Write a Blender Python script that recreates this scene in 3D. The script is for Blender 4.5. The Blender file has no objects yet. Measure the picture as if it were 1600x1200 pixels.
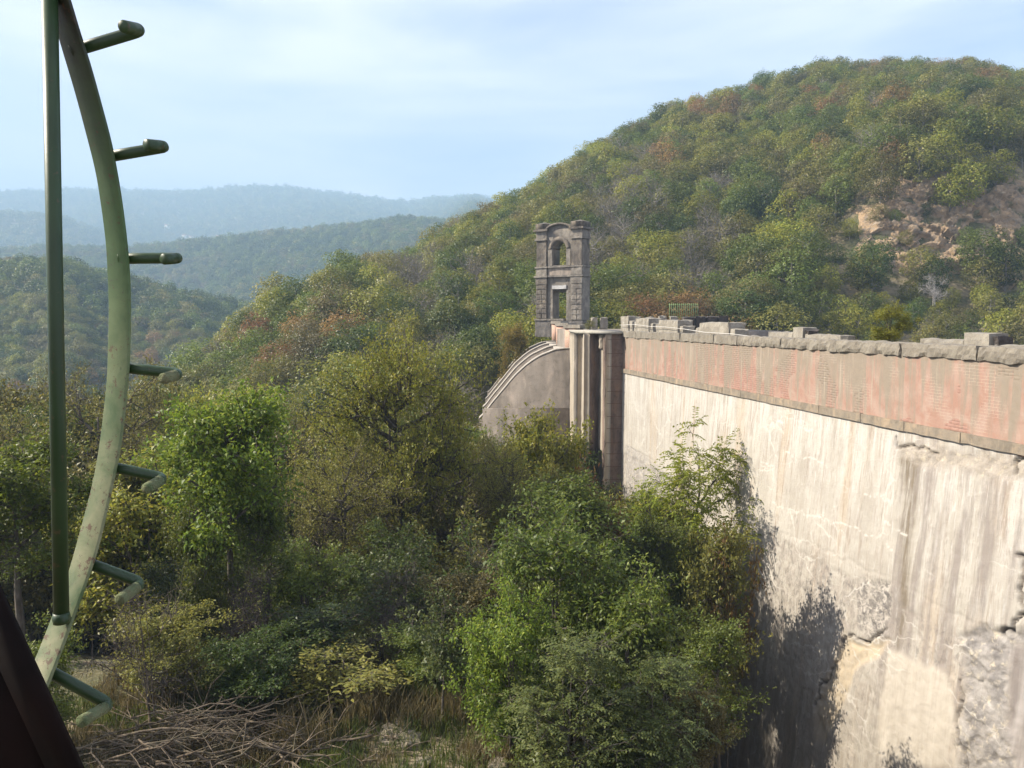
import bpy, bmesh, math, random
import numpy as np
from mathutils import Vector, Matrix, noise as mnoise

D = bpy.data
scn = bpy.context.scene
COL = scn.collection
R = math.radians

# ------------------------------------------------------------------ camera, world, sun, exposure
F = 1209.0
PITCH = math.atan(100.0 / F)
cam_d = D.cameras.new("camera")
cam = D.objects.new("camera", cam_d)
COL.objects.link(cam)
cam_d.sensor_width = 36.0
cam_d.lens = 36.0 * F / 1600.0
cam_d.clip_start = 0.05
cam_d.clip_end = 20000.0
cam.location = (0, 0, 0)
cam.rotation_euler = (math.pi / 2 - PITCH, 0, 0)
scn.camera = cam

SUN_EL = R(37.0)
SUN_AZ = R(276.0)            # clockwise from +Y : the sun stands to the left, a little ahead
to_sun = Vector((math.sin(SUN_AZ) * math.cos(SUN_EL), math.cos(SUN_AZ) * math.cos(SUN_EL), math.sin(SUN_EL)))

w = D.worlds.new("World")
scn.world = w
w.use_nodes = True
nt = w.node_tree
nt.nodes.clear()
wo = nt.nodes.new("ShaderNodeOutputWorld")
bg = nt.nodes.new("ShaderNodeBackground")
sky = nt.nodes.new("ShaderNodeTexSky")
sky.sky_type = 'NISHITA'
sky.sun_disc = False
sky.sun_elevation = SUN_EL
sky.sun_rotation = SUN_AZ
sky.air_density = 1.0
sky.dust_density = 1.6
sky.ozone_density = 3.0
bg.inputs['Strength'].default_value = 0.066
# thin cirrus: a faint veil of noise stretched along the sky
tc = nt.nodes.new("ShaderNodeTexCoord")
mp = nt.nodes.new("ShaderNodeMapping")
mp.inputs['Scale'].default_value = (1.1, 1.1, 5.5)
mp.inputs['Rotation'].default_value = (0.25, 0.12, 0.3)
nz = nt.nodes.new("ShaderNodeTexNoise")
nz.inputs['Scale'].default_value = 1.7
nz.inputs['Detail'].default_value = 5
nz.inputs['Roughness'].default_value = 0.5
nz.inputs['Distortion'].default_value = 0.4
mr = nt.nodes.new("ShaderNodeMapRange")
mr.inputs['From Min'].default_value = 0.36
mr.inputs['From Max'].default_value = 0.64
mr.inputs['To Min'].default_value = 0.2
mr.inputs['To Max'].default_value = 0.9
mx = nt.nodes.new("ShaderNodeMix")
mx.data_type = 'RGBA'
mx.inputs['B'].default_value = (7.8, 7.6, 8.7, 1)
nt.links.new(tc.outputs['Generated'], mp.inputs['Vector'])
nt.links.new(mp.outputs[0], nz.inputs['Vector'])
nt.links.new(nz.outputs['Fac'], mr.inputs['Value'])
nt.links.new(mr.outputs[0], mx.inputs['Factor'])
nt.links.new(sky.outputs[0], mx.inputs['A'])
nt.links.new(mx.outputs['Result'], bg.inputs['Color'])
nt.links.new(bg.outputs[0], wo.inputs['Surface'])

sl = D.lights.new("sun", 'SUN')
sl.energy = 5.0
sl.angle = R(0.53)
sl.color = (1.0, 0.91, 0.77)
so = D.objects.new("sun", sl)
COL.objects.link(so)
so.rotation_euler = to_sun.to_track_quat('Z', 'Y').to_euler()

vs = scn.view_settings
vs.view_transform = 'Standard'
vs.look = 'None'
vs.gamma = 1
vs.use_curve_mapping = False
vs.exposure = 1.38
scn.render.engine = 'CYCLES'
cy = scn.cycles
cy.use_adaptive_sampling = True
cy.adaptive_threshold = 0.015
cy.adaptive_min_samples = 16
cy.use_denoising = True
try:
    cy.denoiser = 'OPENIMAGEDENOISE'
except Exception:
    pass
cy.max_bounces = 6
cy.diffuse_bounces = 3
cy.glossy_bounces = 2
cy.transmission_bounces = 4
cy.volume_bounces = 0
cy.transparent_max_bounces = 4
cy.time_limit = 900

# ------------------------------------------------------------------ helpers
CP, SP = math.cos(PITCH), math.sin(PITCH)

def ray(u, v):
    a = (u - 800.0) / F
    b = (600.0 - v) / F
    return np.array([a, CP + b * SP, -SP + b * CP])

def at(u, v, Y):
    d = ray(u, v)
    return Vector(d * (Y / d[1]))

def tan_el(v):
    d = ray(800, v)
    return d[2] / d[1]

def tx(u):
    return (u - 800.0) / F / (CP + 0.0)

def mesh_from(name, verts, faces_list, mats=(), smooth=False, attrs=None, matidx=None):
    """faces_list: list of int arrays (n,k)"""
    me = D.meshes.new(name)
    verts = np.asarray(verts, dtype=np.float32)
    me.vertices.add(len(verts))
    me.vertices.foreach_set("co", verts.ravel())
    fl = [np.asarray(f, dtype=np.int32) for f in faces_list if len(f)]
    nl = sum(f.size for f in fl)
    npoly = sum(len(f) for f in fl)
    me.loops.add(nl)
    me.polygons.add(npoly)
    li = np.concatenate([f.ravel() for f in fl])
    me.loops.foreach_set("vertex_index", li)
    starts = []
    c = 0
    for f in fl:
        k = f.shape[1]
        starts.append(np.arange(len(f), dtype=np.int32) * k + c)
        c += f.size
    me.polygons.foreach_set("loop_start", np.concatenate(starts))
    if matidx is not None:
        me.polygons.foreach_set("material_index", np.asarray(matidx, dtype=np.int32))
    if smooth:
        me.polygons.foreach_set("use_smooth", np.ones(npoly, dtype=bool))
    for m in mats:
        me.materials.append(m)
    if attrs:
        for k, a in attrs.items():
            at_ = me.attributes.new(k, 'FLOAT', 'POINT')
            at_.data.foreach_set("value", np.asarray(a, dtype=np.float32))
    me.update(calc_edges=True)
    return me

def link(name, me, parent=None, mat=None):
    o = D.objects.new(name, me)
    COL.objects.link(o)
    if parent:
        o.parent = parent
    if mat and me is not None and len(me.materials) == 0:
        me.materials.append(mat)
    return o

def tag(o, label=None, cat=None, group=None, kind=None):
    if label: o['label'] = label
    if cat: o['category'] = cat
    if group: o['group'] = group
    if kind: o['kind'] = kind
    return o

def thing(name, label, cat, loc=(0, 0, 0), rotz=0.0, group=None):
    o = D.objects.new(name, None)
    o.empty_display_size = 0.3
    COL.objects.link(o)
    o.location = loc
    o.rotation_euler = (0, 0, rotz)
    return tag(o, label, cat, group)

class MB:
    def __init__(s):
        s.v = []; s.f = {3: [], 4: []}; s.n = 0
    def add(s, v, f):
        v = np.asarray(v, dtype=float).reshape(-1, 3)
        f = np.asarray(f, dtype=int)
        s.v.append(v); s.f[f.shape[1]].append(f + s.n); s.n += len(v)
    def box(s, x0, x1, y0, y1, z0, z1, M=None):
        v = np.array([(x, y, z) for z in (z0, z1) for y in (y0, y1) for x in (x0, x1)], float)
        if M is not None:
            v = v @ np.array(M.to_3x3()).T + np.array(M.translation)
        s.add(v, [(0, 2, 3, 1), (4, 5, 7, 6), (0, 1, 5, 4), (1, 3, 7, 5), (3, 2, 6, 7), (2, 0, 4, 6)])
    def prism(s, pts, z0, z1, axis='z'):
        """polygon pts extruded (fan caps, convex or star-ish polygons)"""
        n = len(pts)
        P = np.array(pts, float)
        def mk(h):
            if axis == 'z': return np.c_[P[:, 0], P[:, 1], np.full(n, h)]
            if axis == 'y': return np.c_[P[:, 0], np.full(n, h), P[:, 1]]
            return np.c_[np.full(n, h), P[:, 0], P[:, 1]]
        v = np.r_[mk(z0), mk(z1)]
        s.add(v, [(i, (i + 1) % n, n + (i + 1) % n, n + i) for i in range(n)])
        s.f[3].append(np.array([(0, i + 1, i) for i in range(1, n - 1)]) + s.n - len(v))
        s.f[3].append(np.array([(n, n + i, n + i + 1) for i in range(1, n - 1)]) + s.n - len(v))
    def tube(s, pts, rad, n=6, cap=True):
        v, f, t = tube_np(pts, rad, n, cap)
        off = s.n
        s.v.append(v); s.n += len(v)
        s.f[4].append(f + off)
        if len(t): s.f[3].append(t + off)
    def mesh(s, name, mats=(), smooth=False):
        V = np.concatenate(s.v)
        fl = []
        for k in (3, 4):
            if s.f[k]: fl.append(np.concatenate(s.f[k]))
        return mesh_from(name, V, fl, mats, smooth)
    def build(s, name, mat, parent=None, smooth=False):
        me = s.mesh(name, [mat], smooth)
        return link(name, me, parent)

def tube_np(pts, rad, n=6, cap=True):
    P = np.asarray(pts, float)
    m = len(P)
    rad = np.broadcast_to(np.asarray(rad, float), (m,))
    T = np.gradient(P, axis=0)
    T /= (np.linalg.norm(T, axis=1, keepdims=True) + 1e-9)
    ref = np.array([0, 0, 1.0]) if abs(T[:, 2]).mean() < 0.8 else np.array([1.0, 0, 0])
    A = np.cross(T, ref); A /= (np.linalg.norm(A, axis=1, keepdims=True) + 1e-9)
    B = np.cross(T, A)
    ang = np.arange(n) * 2 * math.pi / n
    V = P[:, None, :] + rad[:, None, None] * (np.cos(ang)[None, :, None] * A[:, None, :] + np.sin(ang)[None, :, None] * B[:, None, :])
    V = V.reshape(-1, 3)
    i = np.arange(m - 1)[:, None] * n
    j = np.arange(n)[None, :]
    j2 = (j + 1) % n
    f = np.stack([i + j, i + j2, i + n + j2, i + n + j], axis=-1).reshape(-1, 4)
    t = np.zeros((0, 3), int)
    if cap:
        V = np.r_[V, P[:1], P[-1:]]
        c0 = m * n; c1 = c0 + 1
        jj = np.arange(n); jj2 = (jj + 1) % n
        t = np.r_[np.stack([np.full(n, c0), jj2, jj], 1), np.stack([np.full(n, c1), (m - 1) * n + jj, (m - 1) * n + jj2], 1)]
    return V, f, t

# value noise -----------------------------------------------------
def _hash(ix, iy, seed):
    h = (ix.astype(np.int64) * 374761393 + iy.astype(np.int64) * 668265263 + seed * 1442695041) & 0x7fffffff
    h = (h ^ (h >> 13)) * 1274126177 & 0x7fffffff
    return ((h ^ (h >> 16)) & 0xffff) / 65535.0

def vnoise(x, y, seed=0):
    x = np.asarray(x, float); y = np.asarray(y, float)
    ix = np.floor(x); iy = np.floor(y)
    fx = x - ix; fy = y - iy
    fx = fx * fx * (3 - 2 * fx); fy = fy * fy * (3 - 2 * fy)
    ix = ix.astype(np.int64); iy = iy.astype(np.int64)
    a = _hash(ix, iy, seed); b = _hash(ix + 1, iy, seed); c = _hash(ix, iy + 1, seed); d = _hash(ix + 1, iy + 1, seed)
    return (a * (1 - fx) + b * fx) * (1 - fy) + (c * (1 - fx) + d * fx) * fy

def fbm(x, y, octv=4, seed=0, gain=0.5):
    s = 0; a = 1; t = 0
    for k in range(octv):
        s = s + a * vnoise(np.asarray(x) * 2 ** k, np.asarray(y) * 2 ** k, seed + k * 17); t += a; a *= gain
    return s / t

def sstep(a, b, x):
    t = np.clip((np.asarray(x, float) - a) / (b - a), 0, 1)
    return t * t * (3 - 2 * t)

# ------------------------------------------------------------------ materials
class NT:
    def __init__(s, name):
        s.m = D.materials.new(name); s.m.use_nodes = True
        s.t = s.m.node_tree; s.t.nodes.clear()
        s.out = s.n('ShaderNodeOutputMaterial')
    def n(s, typ, **kw):
        nd = s.t.nodes.new(typ)
        for k, v in kw.items():
            if k in nd.inputs: nd.inputs[k].default_value = v
            else: setattr(nd, k, v)
        return nd
    def l(s, a, b): s.t.links.new(a, b)
    def noise(s, vec, scale, detail=4, rough=0.55, dist=0.0, mscale=None):
        if mscale is not None:
            mp = s.n('ShaderNodeMapping'); mp.inputs['Scale'].default_value = mscale
            s.l(vec, mp.inputs['Vector']); vec = mp.outputs[0]
        nz = s.n('ShaderNodeTexNoise')
        nz.inputs['Scale'].default_value = scale; nz.inputs['Detail'].default_value = detail
        nz.inputs['Roughness'].default_value = rough; nz.inputs['Distortion'].default_value = dist
        s.l(vec, nz.inputs['Vector'])
        return nz.outputs['Fac']
    def rng(s, val, a, b, c=0.0, d=1.0):
        m = s.n('ShaderNodeMapRange'); m.clamp = True
        m.inputs['From Min'].default_value = a; m.inputs['From Max'].default_value = b
        m.inputs['To Min'].default_value = c; m.inputs['To Max'].default_value = d
        s.l(val, m.inputs['Value']); return m.outputs[0]
    def mix(s, fac, A, B, blend='MIX'):
        m = s.n('ShaderNodeMix'); m.data_type = 'RGBA'; m.blend_type = blend
        if isinstance(fac, (int, float)): m.inputs['Factor'].default_value = fac
        else: s.l(fac, m.inputs['Factor'])
        for k, x in (('A', A), ('B', B)):
            if isinstance(x, tuple): m.inputs[k].default_value = (*x[:3], 1)
            else: s.l(x, m.inputs[k])
        return m.outputs['Result']
    def math(s, op, a, b=0.0):
        m = s.n('ShaderNodeMath'); m.operation = op
        for i, x in enumerate((a, b)):
            if isinstance(x, (int, float)): m.inputs[i].default_value = x
            else: s.l(x, m.inputs[i])
        return m.outputs[0]
    def coord(s, kind='Object', obj=None):
        t = s.n('ShaderNodeTexCoord')
        if obj: t.object = obj
        return t.outputs[kind]
    def attr(s, name):
        a = s.n('ShaderNodeAttribute'); a.attribute_name = name
        return a.outputs['Fac']
    def bump(s, h, strength=0.5, dist=0.02):
        b = s.n('ShaderNodeBump'); b.inputs['Strength'].default_value = strength; b.inputs['Distance'].default_value = dist
        s.l(h, b.inputs['Height']); return b.outputs[0]
    def finish(s, col, rough=0.9, normal=None, metallic=0.0, spec=0.3):
        p = s.n('ShaderNodeBsdfPrincipled')
        p.inputs['Roughness'].default_value = rough; p.inputs['Metallic'].default_value = metallic
        p.inputs['Specular IOR Level'].default_value = spec
        if isinstance(col, tuple): p.inputs['Base Color'].default_value = (*col[:3], 1)
        else: s.l(col, p.inputs['Base Color'])
        if normal is not None: s.l(normal, p.inputs['Normal'])
        s.l(p.outputs[0], s.out.inputs['Surface'])
        return s.m

def leaf_mat(name, c1, c2, c3, trans=0.35, seedvar=0.25):
    """leaf colours vary from leaf to leaf and from tree to tree"""
    t = NT(name)
    g = t.n('ShaderNodeNewGeometry')
    oi = t.n('ShaderNodeObjectInfo')
    cr = t.n('ShaderNodeValToRGB')
    e = cr.color_ramp.elements
    e[0].position = 0.0; e[0].color = (*c1, 1)
    e[1].position = 1.0; e[1].color = (*c3, 1)
    m_ = e.new(0.55); m_.color = (*c2, 1)
    v = t.math('ADD', t.math('MULTIPLY', g.outputs['Random Per Island'], 0.75), t.math('MULTIPLY', oi.outputs['Random'], seedvar))
    t.l(v, cr.inputs['Fac'])
    hs = t.n('ShaderNodeHueSaturation')
    t.l(t.rng(oi.outputs['Random'], 0, 1, 0.485, 0.515), hs.inputs['Hue'])
    t.l(t.rng(t.math('FRACT', t.math('MULTIPLY', oi.outputs['Random'], 7.31)), 0, 1, 0.66, 1.22), hs.inputs['Value'])
    t.l(cr.outputs[0], hs.inputs['Color'])
    d = t.n('ShaderNodeBsdfPrincipled'); d.inputs['Roughness'].default_value = 0.5
    d.inputs['Specular IOR Level'].default_value = 0.35
    tr = t.n('ShaderNodeBsdfTranslucent')
    t.l(hs.outputs[0], d.inputs['Base Color'])
    br = t.n('ShaderNodeHueSaturation'); br.inputs['Value'].default_value = 1.5; br.inputs['Hue'].default_value = 0.49
    t.l(hs.outputs[0], br.inputs['Color']); t.l(br.outputs[0], tr.inputs['Color'])
    ms = t.n('ShaderNodeMixShader'); ms.inputs[0].default_value = trans
    t.l(d.outputs[0], ms.inputs[1]); t.l(tr.outputs[0], ms.inputs[2])
    t.l(ms.outputs[0], t.out.inputs['Surface'])
    return t.m

LM = {
    'dark green': leaf_mat('leaf_dark_green', (0.040, 0.063, 0.013), (0.064, 0.095, 0.019), (0.106, 0.134, 0.026)),
    'green': leaf_mat('leaf_green', (0.068, 0.102, 0.017), (0.111, 0.146, 0.025), (0.185, 0.207, 0.036)),
    'olive': leaf_mat('leaf_olive', (0.114, 0.120, 0.026), (0.170, 0.166, 0.036), (0.248, 0.215, 0.050)),
    'yellow-green': leaf_mat('leaf_yellow_green', (0.131, 0.159, 0.022), (0.206, 0.220, 0.030), (0.327, 0.275, 0.042)),
    'russet': leaf_mat('leaf_russet', (0.163, 0.104, 0.036), (0.220, 0.132, 0.045), (0.298, 0.177, 0.055)),
    'rusty': leaf_mat('leaf_rusty', (0.110, 0.060, 0.026), (0.170, 0.090, 0.036), (0.170, 0.150, 0.040)),
    'brown-green': leaf_mat('leaf_brown_green', (0.106, 0.102, 0.036), (0.153, 0.137, 0.048), (0.213, 0.171, 0.062)),
    'bright green': leaf_mat('leaf_bright_green', (0.070, 0.120, 0.015), (0.125, 0.180, 0.022), (0.243, 0.274, 0.036), 0.4),
    'lime': leaf_mat('leaf_lime', (0.115, 0.160, 0.018), (0.192, 0.234, 0.030), (0.307, 0.302, 0.045), 0.45),
    'grey-green': leaf_mat('leaf_grey_green', (0.067, 0.093, 0.026), (0.118, 0.146, 0.042), (0.198, 0.211, 0.062), 0.3),
    'orange': leaf_mat('leaf_orange', (0.142, 0.128, 0.028), (0.227, 0.177, 0.034), (0.355, 0.220, 0.040), 0.4),
}

def bark_mat(name, a, b):
    t = NT(name); c = t.coord()
    n1 = t.noise(c, 9, 5, mscale=(1, 1, .25)); n2 = t.noise(c, 3, 3)
    col = t.mix(t.rng(n1, .35, .68), a, b)
    col = t.mix(t.rng(n2, .5, .8, 0, .5), col, (.09, .10, .05))
    return t.finish(col, .95, t.bump(n1, .7, .03))
BARK = bark_mat('bark', (.045, .036, .028), (.13, .11, .09))
BARKG = bark_mat('bark_grey', (.16, .14, .125), (.30, .27, .245))
TWIG = bark_mat('dry_twig', (.06, .045, .030), (.20, .155, .105))
BARE = bark_mat('bare_twig', (.05, .04, .033), (.13, .105, .085))
STRAW = leaf_mat('dry_grass', (.11, .10, .035), (.19, .16, .07), (.32, .26, .14), .3)
GRASS = leaf_mat('green_grass', (.05, .085, .018), (.10, .13, .03), (.19, .18, .06), .3)

# ground under the trees
def ground_mat():
    t = NT('forest_floor'); c = t.coord()
    n1 = t.noise(c, .35, 6, .6); n2 = t.noise(c, 2.5, 5, .6); n3 = t.noise(c, 14, 3, .6)
    col = t.mix(t.rng(n1, .38, .62), (.055, .062, .025), (.11, .085, .045))
    col = t.mix(t.rng(n2, .45, .7), col, (.13, .12, .055))
    col = t.mix(t.rng(n1, .50, .58, 0, .8), col, (.27, .22, .14))
    col = t.mix(t.rng(n3, .5, .75, 0, .6), col, (.24, .20, .13))
    return t.finish(col, 1.0, t.bump(n2, .8, .2))
GROUND = ground_mat()

def stone_mat(name, a, b, dark=(.08, .07, .06), streak=.5, warm=None, scale=1.0, veins=False, coordobj=None, darkamt=(.5, .8)):
    t = NT(name); c = t.coord('Object', coordobj)
    n1 = t.noise(c, 1.3 * scale, 5, .6); n2 = t.noise(c, 7 * scale, 5, .65); n3 = t.noise(c, 40 * scale, 3, .6)
    st = t.noise(c, 2.6 * scale, 5, .6, .3, mscale=(1, 1, .12))
    col = t.mix(t.rng(n1, .35, .65), a, b)
    col = t.mix(t.rng(st, .45, .68, 0, streak), col, dark)
    col = t.mix(t.rng(n2, darkamt[0], darkamt[1], 0, .75), col, dark)
    if warm: col = t.mix(t.rng(t.noise(c, 1.9 * scale, 4, .6, .6, mscale=(1.3, 1.1, .5)), .52, .72, 0, .7), col, warm)
    col = t.mix(t.rng(n3, .35, .7, 0, .35), col, t.mix(.5, col, (.02, .02, .02)))
    h = t.math('ADD', n2, t.math('MULTIPLY', n3, .35))
    return t.finish(col, .95, t.bump(h, .6, .03))

M_COPE = stone_mat('coping_stone_grey', (.34, .30, .245), (.25, .225, .185), (.12, .105, .085), .35)
M_DECK = stone_mat('walkway_slab', (.42, .39, .33), (.32, .30, .25), (.18, .16, .13), .1)
M_TOWER = stone_mat('weathered_ashlar', (.22, .19, .155), (.12, .102, .085), (.035, .03, .026), .75, warm=(.34, .28, .20), scale=.9)
M_TOWERL = stone_mat('pale_ashlar', (.31, .275, .225), (.16, .14, .12), (.10, .09, .08), .6, scale=.9)
M_RUBBLE = stone_mat('dark_rubble', (.20, .18, .16), (.12, .11, .10), (.04, .037, .035), .3, scale=2)
M_SPILL = stone_mat('spillway_render', (.245, .21, .175), (.165, .142, .118), (.075, .068, .056), .5, warm=(.36, .30, .25), scale=.5, darkamt=(.55, .85))
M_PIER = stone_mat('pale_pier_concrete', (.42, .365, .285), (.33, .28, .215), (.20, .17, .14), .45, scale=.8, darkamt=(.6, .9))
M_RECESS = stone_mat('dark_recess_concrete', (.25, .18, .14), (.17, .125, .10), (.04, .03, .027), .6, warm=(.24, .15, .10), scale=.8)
M_MERLON = stone_mat('parapet_remnant', (.33, .30, .245), (.23, .205, .165), (.13, .115, .10), .4, scale=1.5)
M_SHADED = stone_mat('shaded_masonry', (.09, .075, .065), (.05, .043, .04), (.012, .011, .011), .2, scale=3)  # dark colour stands in for shade on stone turned from the sun

def rust_mat():
    t = NT('rusted_iron'); c = t.coord(); n = t.noise(c, 8, 4)
    return t.finish(t.mix(t.rng(n, .4, .65), (.055, .026, .018), (.10, .045, .025)), .85)
RUST = rust_mat()

# ------------------------------------------------------------------ terrain
COLS = {
 -1200: [(45,-19),(75,-17),(130,-30),(250,-20),(350,25),(450,30),(700,-10),(1000,90),(1800,240),(2800,440),(3400,300)],
 -400: [(45,-19),(75,-17),(130,-40),(230,-30),(350,24),(450,22),(700,-30),(1000,80),(1800,246),(2200,200),(2800,440),(3400,300)],
 0: [(45,-19),(75,-17),(110,-30),(160,-42),(250,-12),(350,22),(430,15),(600,-30),(1000,80),(1300,60),(1800,243),(2100,190),(2800,446),(3400,300)],
 100: [(45,-19),(72,-16),(100,-24),(150,-42),(260,-10),(350,24),(430,15),(600,-30),(1000,85),(1300,60),(1800,228),(2100,190),(2800,456),(3400,300)],
 200: [(45,-19),(70,-15),(90,-15),(135,-38),(180,-45),(300,-6),(380,19),(500,-10),(700,-20),(1000,88),(1300,50),(1800,160),(2800,450),(3400,300)],
 300: [(45,-19),(65,-15),(100,-10),(140,-36),(200,-50),(290,-8),(400,12),(500,-25),(700,-20),(1000,96),(1400,60),(2000,180),(2800,455),(3400,300)],
 380: [(45,-19),(65,-14.5),(90,-8.5),(112,-4.5),(150,-28),(220,-50),(330,-12),(420,6),(520,-20),(700,10),(1000,102),(1400,70),(2000,200),(2800,466),(3400,300)],
 440: [(45,-19),(65,-14),(90,-6.5),(118,0.3),(150,-15),(220,-48),(350,-22),(440,0),(540,-20),(700,10),(1000,107),(1400,70),(2000,200),(2800,464),(3400,300)],
 540: [(45,-19),(60,-15),(90,-4),(120,2.5),(145,6.0),(170,2),(240,-30),(500,-30),(1000,113),(1400,80),(2800,432),(3400,300)],
 640: [(45,-19),(60,-14.5),(90,-4),(130,5),(170,10.5),(200,3),(270,-20),(500,0),(1000,126),(1500,90),(2800,410),(3400,300)],
 740: [(45,-19),(60,-14),(90,-3),(130,7),(180,20.5),(210,14),(300,-10),(600,0),(1000,120),(2800,428),(3400,300)],
 860: [(45,-19),(60,-13),(90,-2),(130,11),(190,31),(220,25),(300,0),(1000,120),(2800,340),(3400,300)],
 950: [(45,-19),(60,-12),(80,-6),(100,2),(150,23),(200,42),(230,38),(300,10),(1000,50),(2800,200),(3400,200)],
 1060: [(45,-19),(60,-12),(75,-9),(100,2),(150,25),(205,51),(240,47),(320,20),(1000,20),(3400,100)],
 1180: [(45,-19),(70,-11),(100,3),(150,28),(215,59.5),(250,55),(330,30),(1000,20),(3400,100)],
 1270: [(45,-19),(70,-11),(88,-3),(100,5),(150,33),(220,65.5),(260,61),(340,40),(1000,20),(3400,100)],
 1380: [(45,-19),(70,-11),(90,-2),(102,6),(116,24),(150,38),(225,67.2),(265,63),(340,40),(1000,20),(3400,100)],
 1500: [(45,-19),(70,-11),(90,-2),(102,6),(116,25),(150,39),(225,66),(265,62),(340,40),(1000,20),(3400,100)],
 1600: [(45,-19),(70,-11),(92,0),(104,8),(116,24),(150,37),(222,61),(260,58),(340,40),(1000,20),(3400,100)],
 1900: [(45,-16),(60,-8),(100,12),(150,36),(210,52),(260,55),(340,40),(1000,20),(3400,100)],
 2600: [(45,-14),(60,-6),(100,14),(150,38),(210,55),(260,50),(340,40),(1000,20),(3400,100)],
}
YG = np.concatenate([np.arange(45, 300, 2.5), np.arange(300, 1200, 12), np.arange(1200, 3420, 30)])
_ck = sorted(COLS)
_ct = np.array([(u - 800) / F for u in _ck])
_tab = np.array([np.interp(YG, [p[0] for p in COLS[u]], [p[1] for p in COLS[u]]) for u in _ck])
for _ in range(2):   # soften the creases of the profiles
    _s = _tab.copy(); _s[:, 1:-1] = (_tab[:, :-2] + 2 * _tab[:, 1:-1] + _tab[:, 2:]) / 4; _tab = _s

def z_far(x, y):
    yy = np.maximum(y, 45.0)
    t = np.clip(x / yy, _ct[0], _ct[-1])
    k = np.clip(np.searchsorted(_ct, t) - 1, 0, len(_ct) - 2)
    a = (t - _ct[k]) / (_ct[k + 1] - _ct[k])
    a = a * a * (3 - 2 * a) * .5 + a * .5
    fi = np.interp(yy, YG, np.arange(len(YG)))
    i0 = np.clip(fi.astype(int), 0, len(YG) - 2); fr = fi - i0
    z0 = _tab[k, i0] * (1 - fr) + _tab[k, i0 + 1] * fr
    z1 = _tab[k + 1, i0] * (1 - fr) + _tab[k + 1, i0 + 1] * fr
    z = z0 * (1 - a) + z1 * a
    amp = np.clip((yy - 45) / 60, 0, 1) * np.clip(yy / 100, 1, 10) * 2.0
    return z + (fbm(x / 22 / np.clip(yy / 150, 1, 8), yy / 22 / np.clip(yy / 150, 1, 8), 3, 5) - .5) * amp

def z_near(x, y):
    z = -8.0 - .43 * np.maximum(0, y - 17.5)
    z = z - 1.05 * np.maximum(0, x - 2.2 - np.maximum(0, 17 - y) * .15)
    z = z + .35 * (fbm(x / 2.2, y / 2.2, 4, 9) - .5)
    return np.maximum(z, -20.0 + .4 * fbm(x / 3, y / 3, 2, 3))

def ground(x, y):
    x = np.asarray(x, float); y = np.asarray(y, float)
    wgt = sstep(38, 52, y)
    return z_near(x, y) * (1 - wgt) + z_far(x, y) * wgt

rows = np.concatenate([np.arange(-30, 8, 2.0), np.arange(8, 20, .35), np.arange(20, 130, 1.2), np.arange(130, 300, 2.5), np.arange(300, 1200, 12), np.arange(1200, 3400, 32)])
tcol = np.linspace(-1.3, 1.3, 300)
Yg, Tg = np.meshgrid(rows, tcol, indexing='ij')
Xg = Tg * np.sqrt(np.maximum(Yg, 0) ** 2 + 15 ** 2)
Zg = ground(Xg, Yg)
nr, nc = Yg.shape
ii = np.arange(nr - 1)[:, None] * nc + np.arange(nc - 1)[None, :]
quads = np.stack([ii, ii + 1, ii + nc + 1, ii + nc], -1).reshape(-1, 4)
me = mesh_from('terrain', np.stack([Xg, Yg, Zg], -1).reshape(-1, 3), [quads], [GROUND], True)
tag(link('terrain', me), kind='structure')

# ------------------------------------------------------------------ the dam
WE = Vector((6.4, 44.6, 0)); WROT = math.atan2(-.983, .182)
SD = np.array([.1825, -.9832]); ND = np.array([.9832, .1825])
Z0 = -.63; ZC = -.98; ZB = -2.77; ZS = -3.03
BAT = .09
dam = thing('dam', 'long pale concrete dam wall with faded red brick parapet on the right', 'dam', WE, WROT)

def W(u, v, face='low'):
    """the point of the wall face behind a pixel, as (s, z)"""
    d = ray(u, v)
    # P = k*d ; local y = (P-E).ND = 0 or -BAT*(ZS-z)
    e = 6.4 * ND[0] + 44.6 * ND[1]
    a = d[0] * ND[0] + d[1] * ND[1]
    if face == 'top': k = e / a
    else: k = (e - BAT * ZS) / (a - BAT * d[2]) if abs(a - BAT * d[2]) > 1e-6 else 0
    P = d * k
    s = (P[0] - 6.4) * SD[0] + (P[1] - 44.6) * SD[1]
    return s, P[2]

def W2(u, v):
    """batter: y = -BAT*(ZS - z)"""
    d = ray(u, v)
    e = 6.4 * ND[0] + 44.6 * ND[1]
    # k*a - e = -BAT*ZS + BAT*k*dz -> k (a - BAT dz) = e - BAT*ZS  (ZS negative: leaning towards the camera)
    k = (e - BAT * ZS) / (d[0] * ND[0] + d[1] * ND[1] - BAT * d[2])
    P = d * k
    return (P[0] - 6.4) * SD[0] + (P[1] - 44.6) * SD[1], P[2]

# face grid
S_ = np.concatenate([np.arange(0, 12, .08), np.arange(12, 32, .05), np.arange(32, 36.2, .2)]); Zz = np.concatenate([np.arange(ZS, -12.6, -.05), np.arange(-12.6, -19, -.25)])
SS, ZZ = np.meshgrid(S_, Zz, indexing='ij')

def seg_dist(px, py, pts):
    """distance to a polyline and the signed side"""
    best = np.full(px.shape, 1e9)
    for (x0, y0), (x1, y1) in zip(pts[:-1], pts[1:]):
        dx, dy = x1 - x0, y1 - y0
        t = np.clip(((px - x0) * dx + (py - y0) * dy) / (dx * dx + dy * dy + 1e-9), 0, 1)
        best = np.minimum(best, np.hypot(px - x0 - t * dx, py - y0 - t * dy))
    return best

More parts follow.
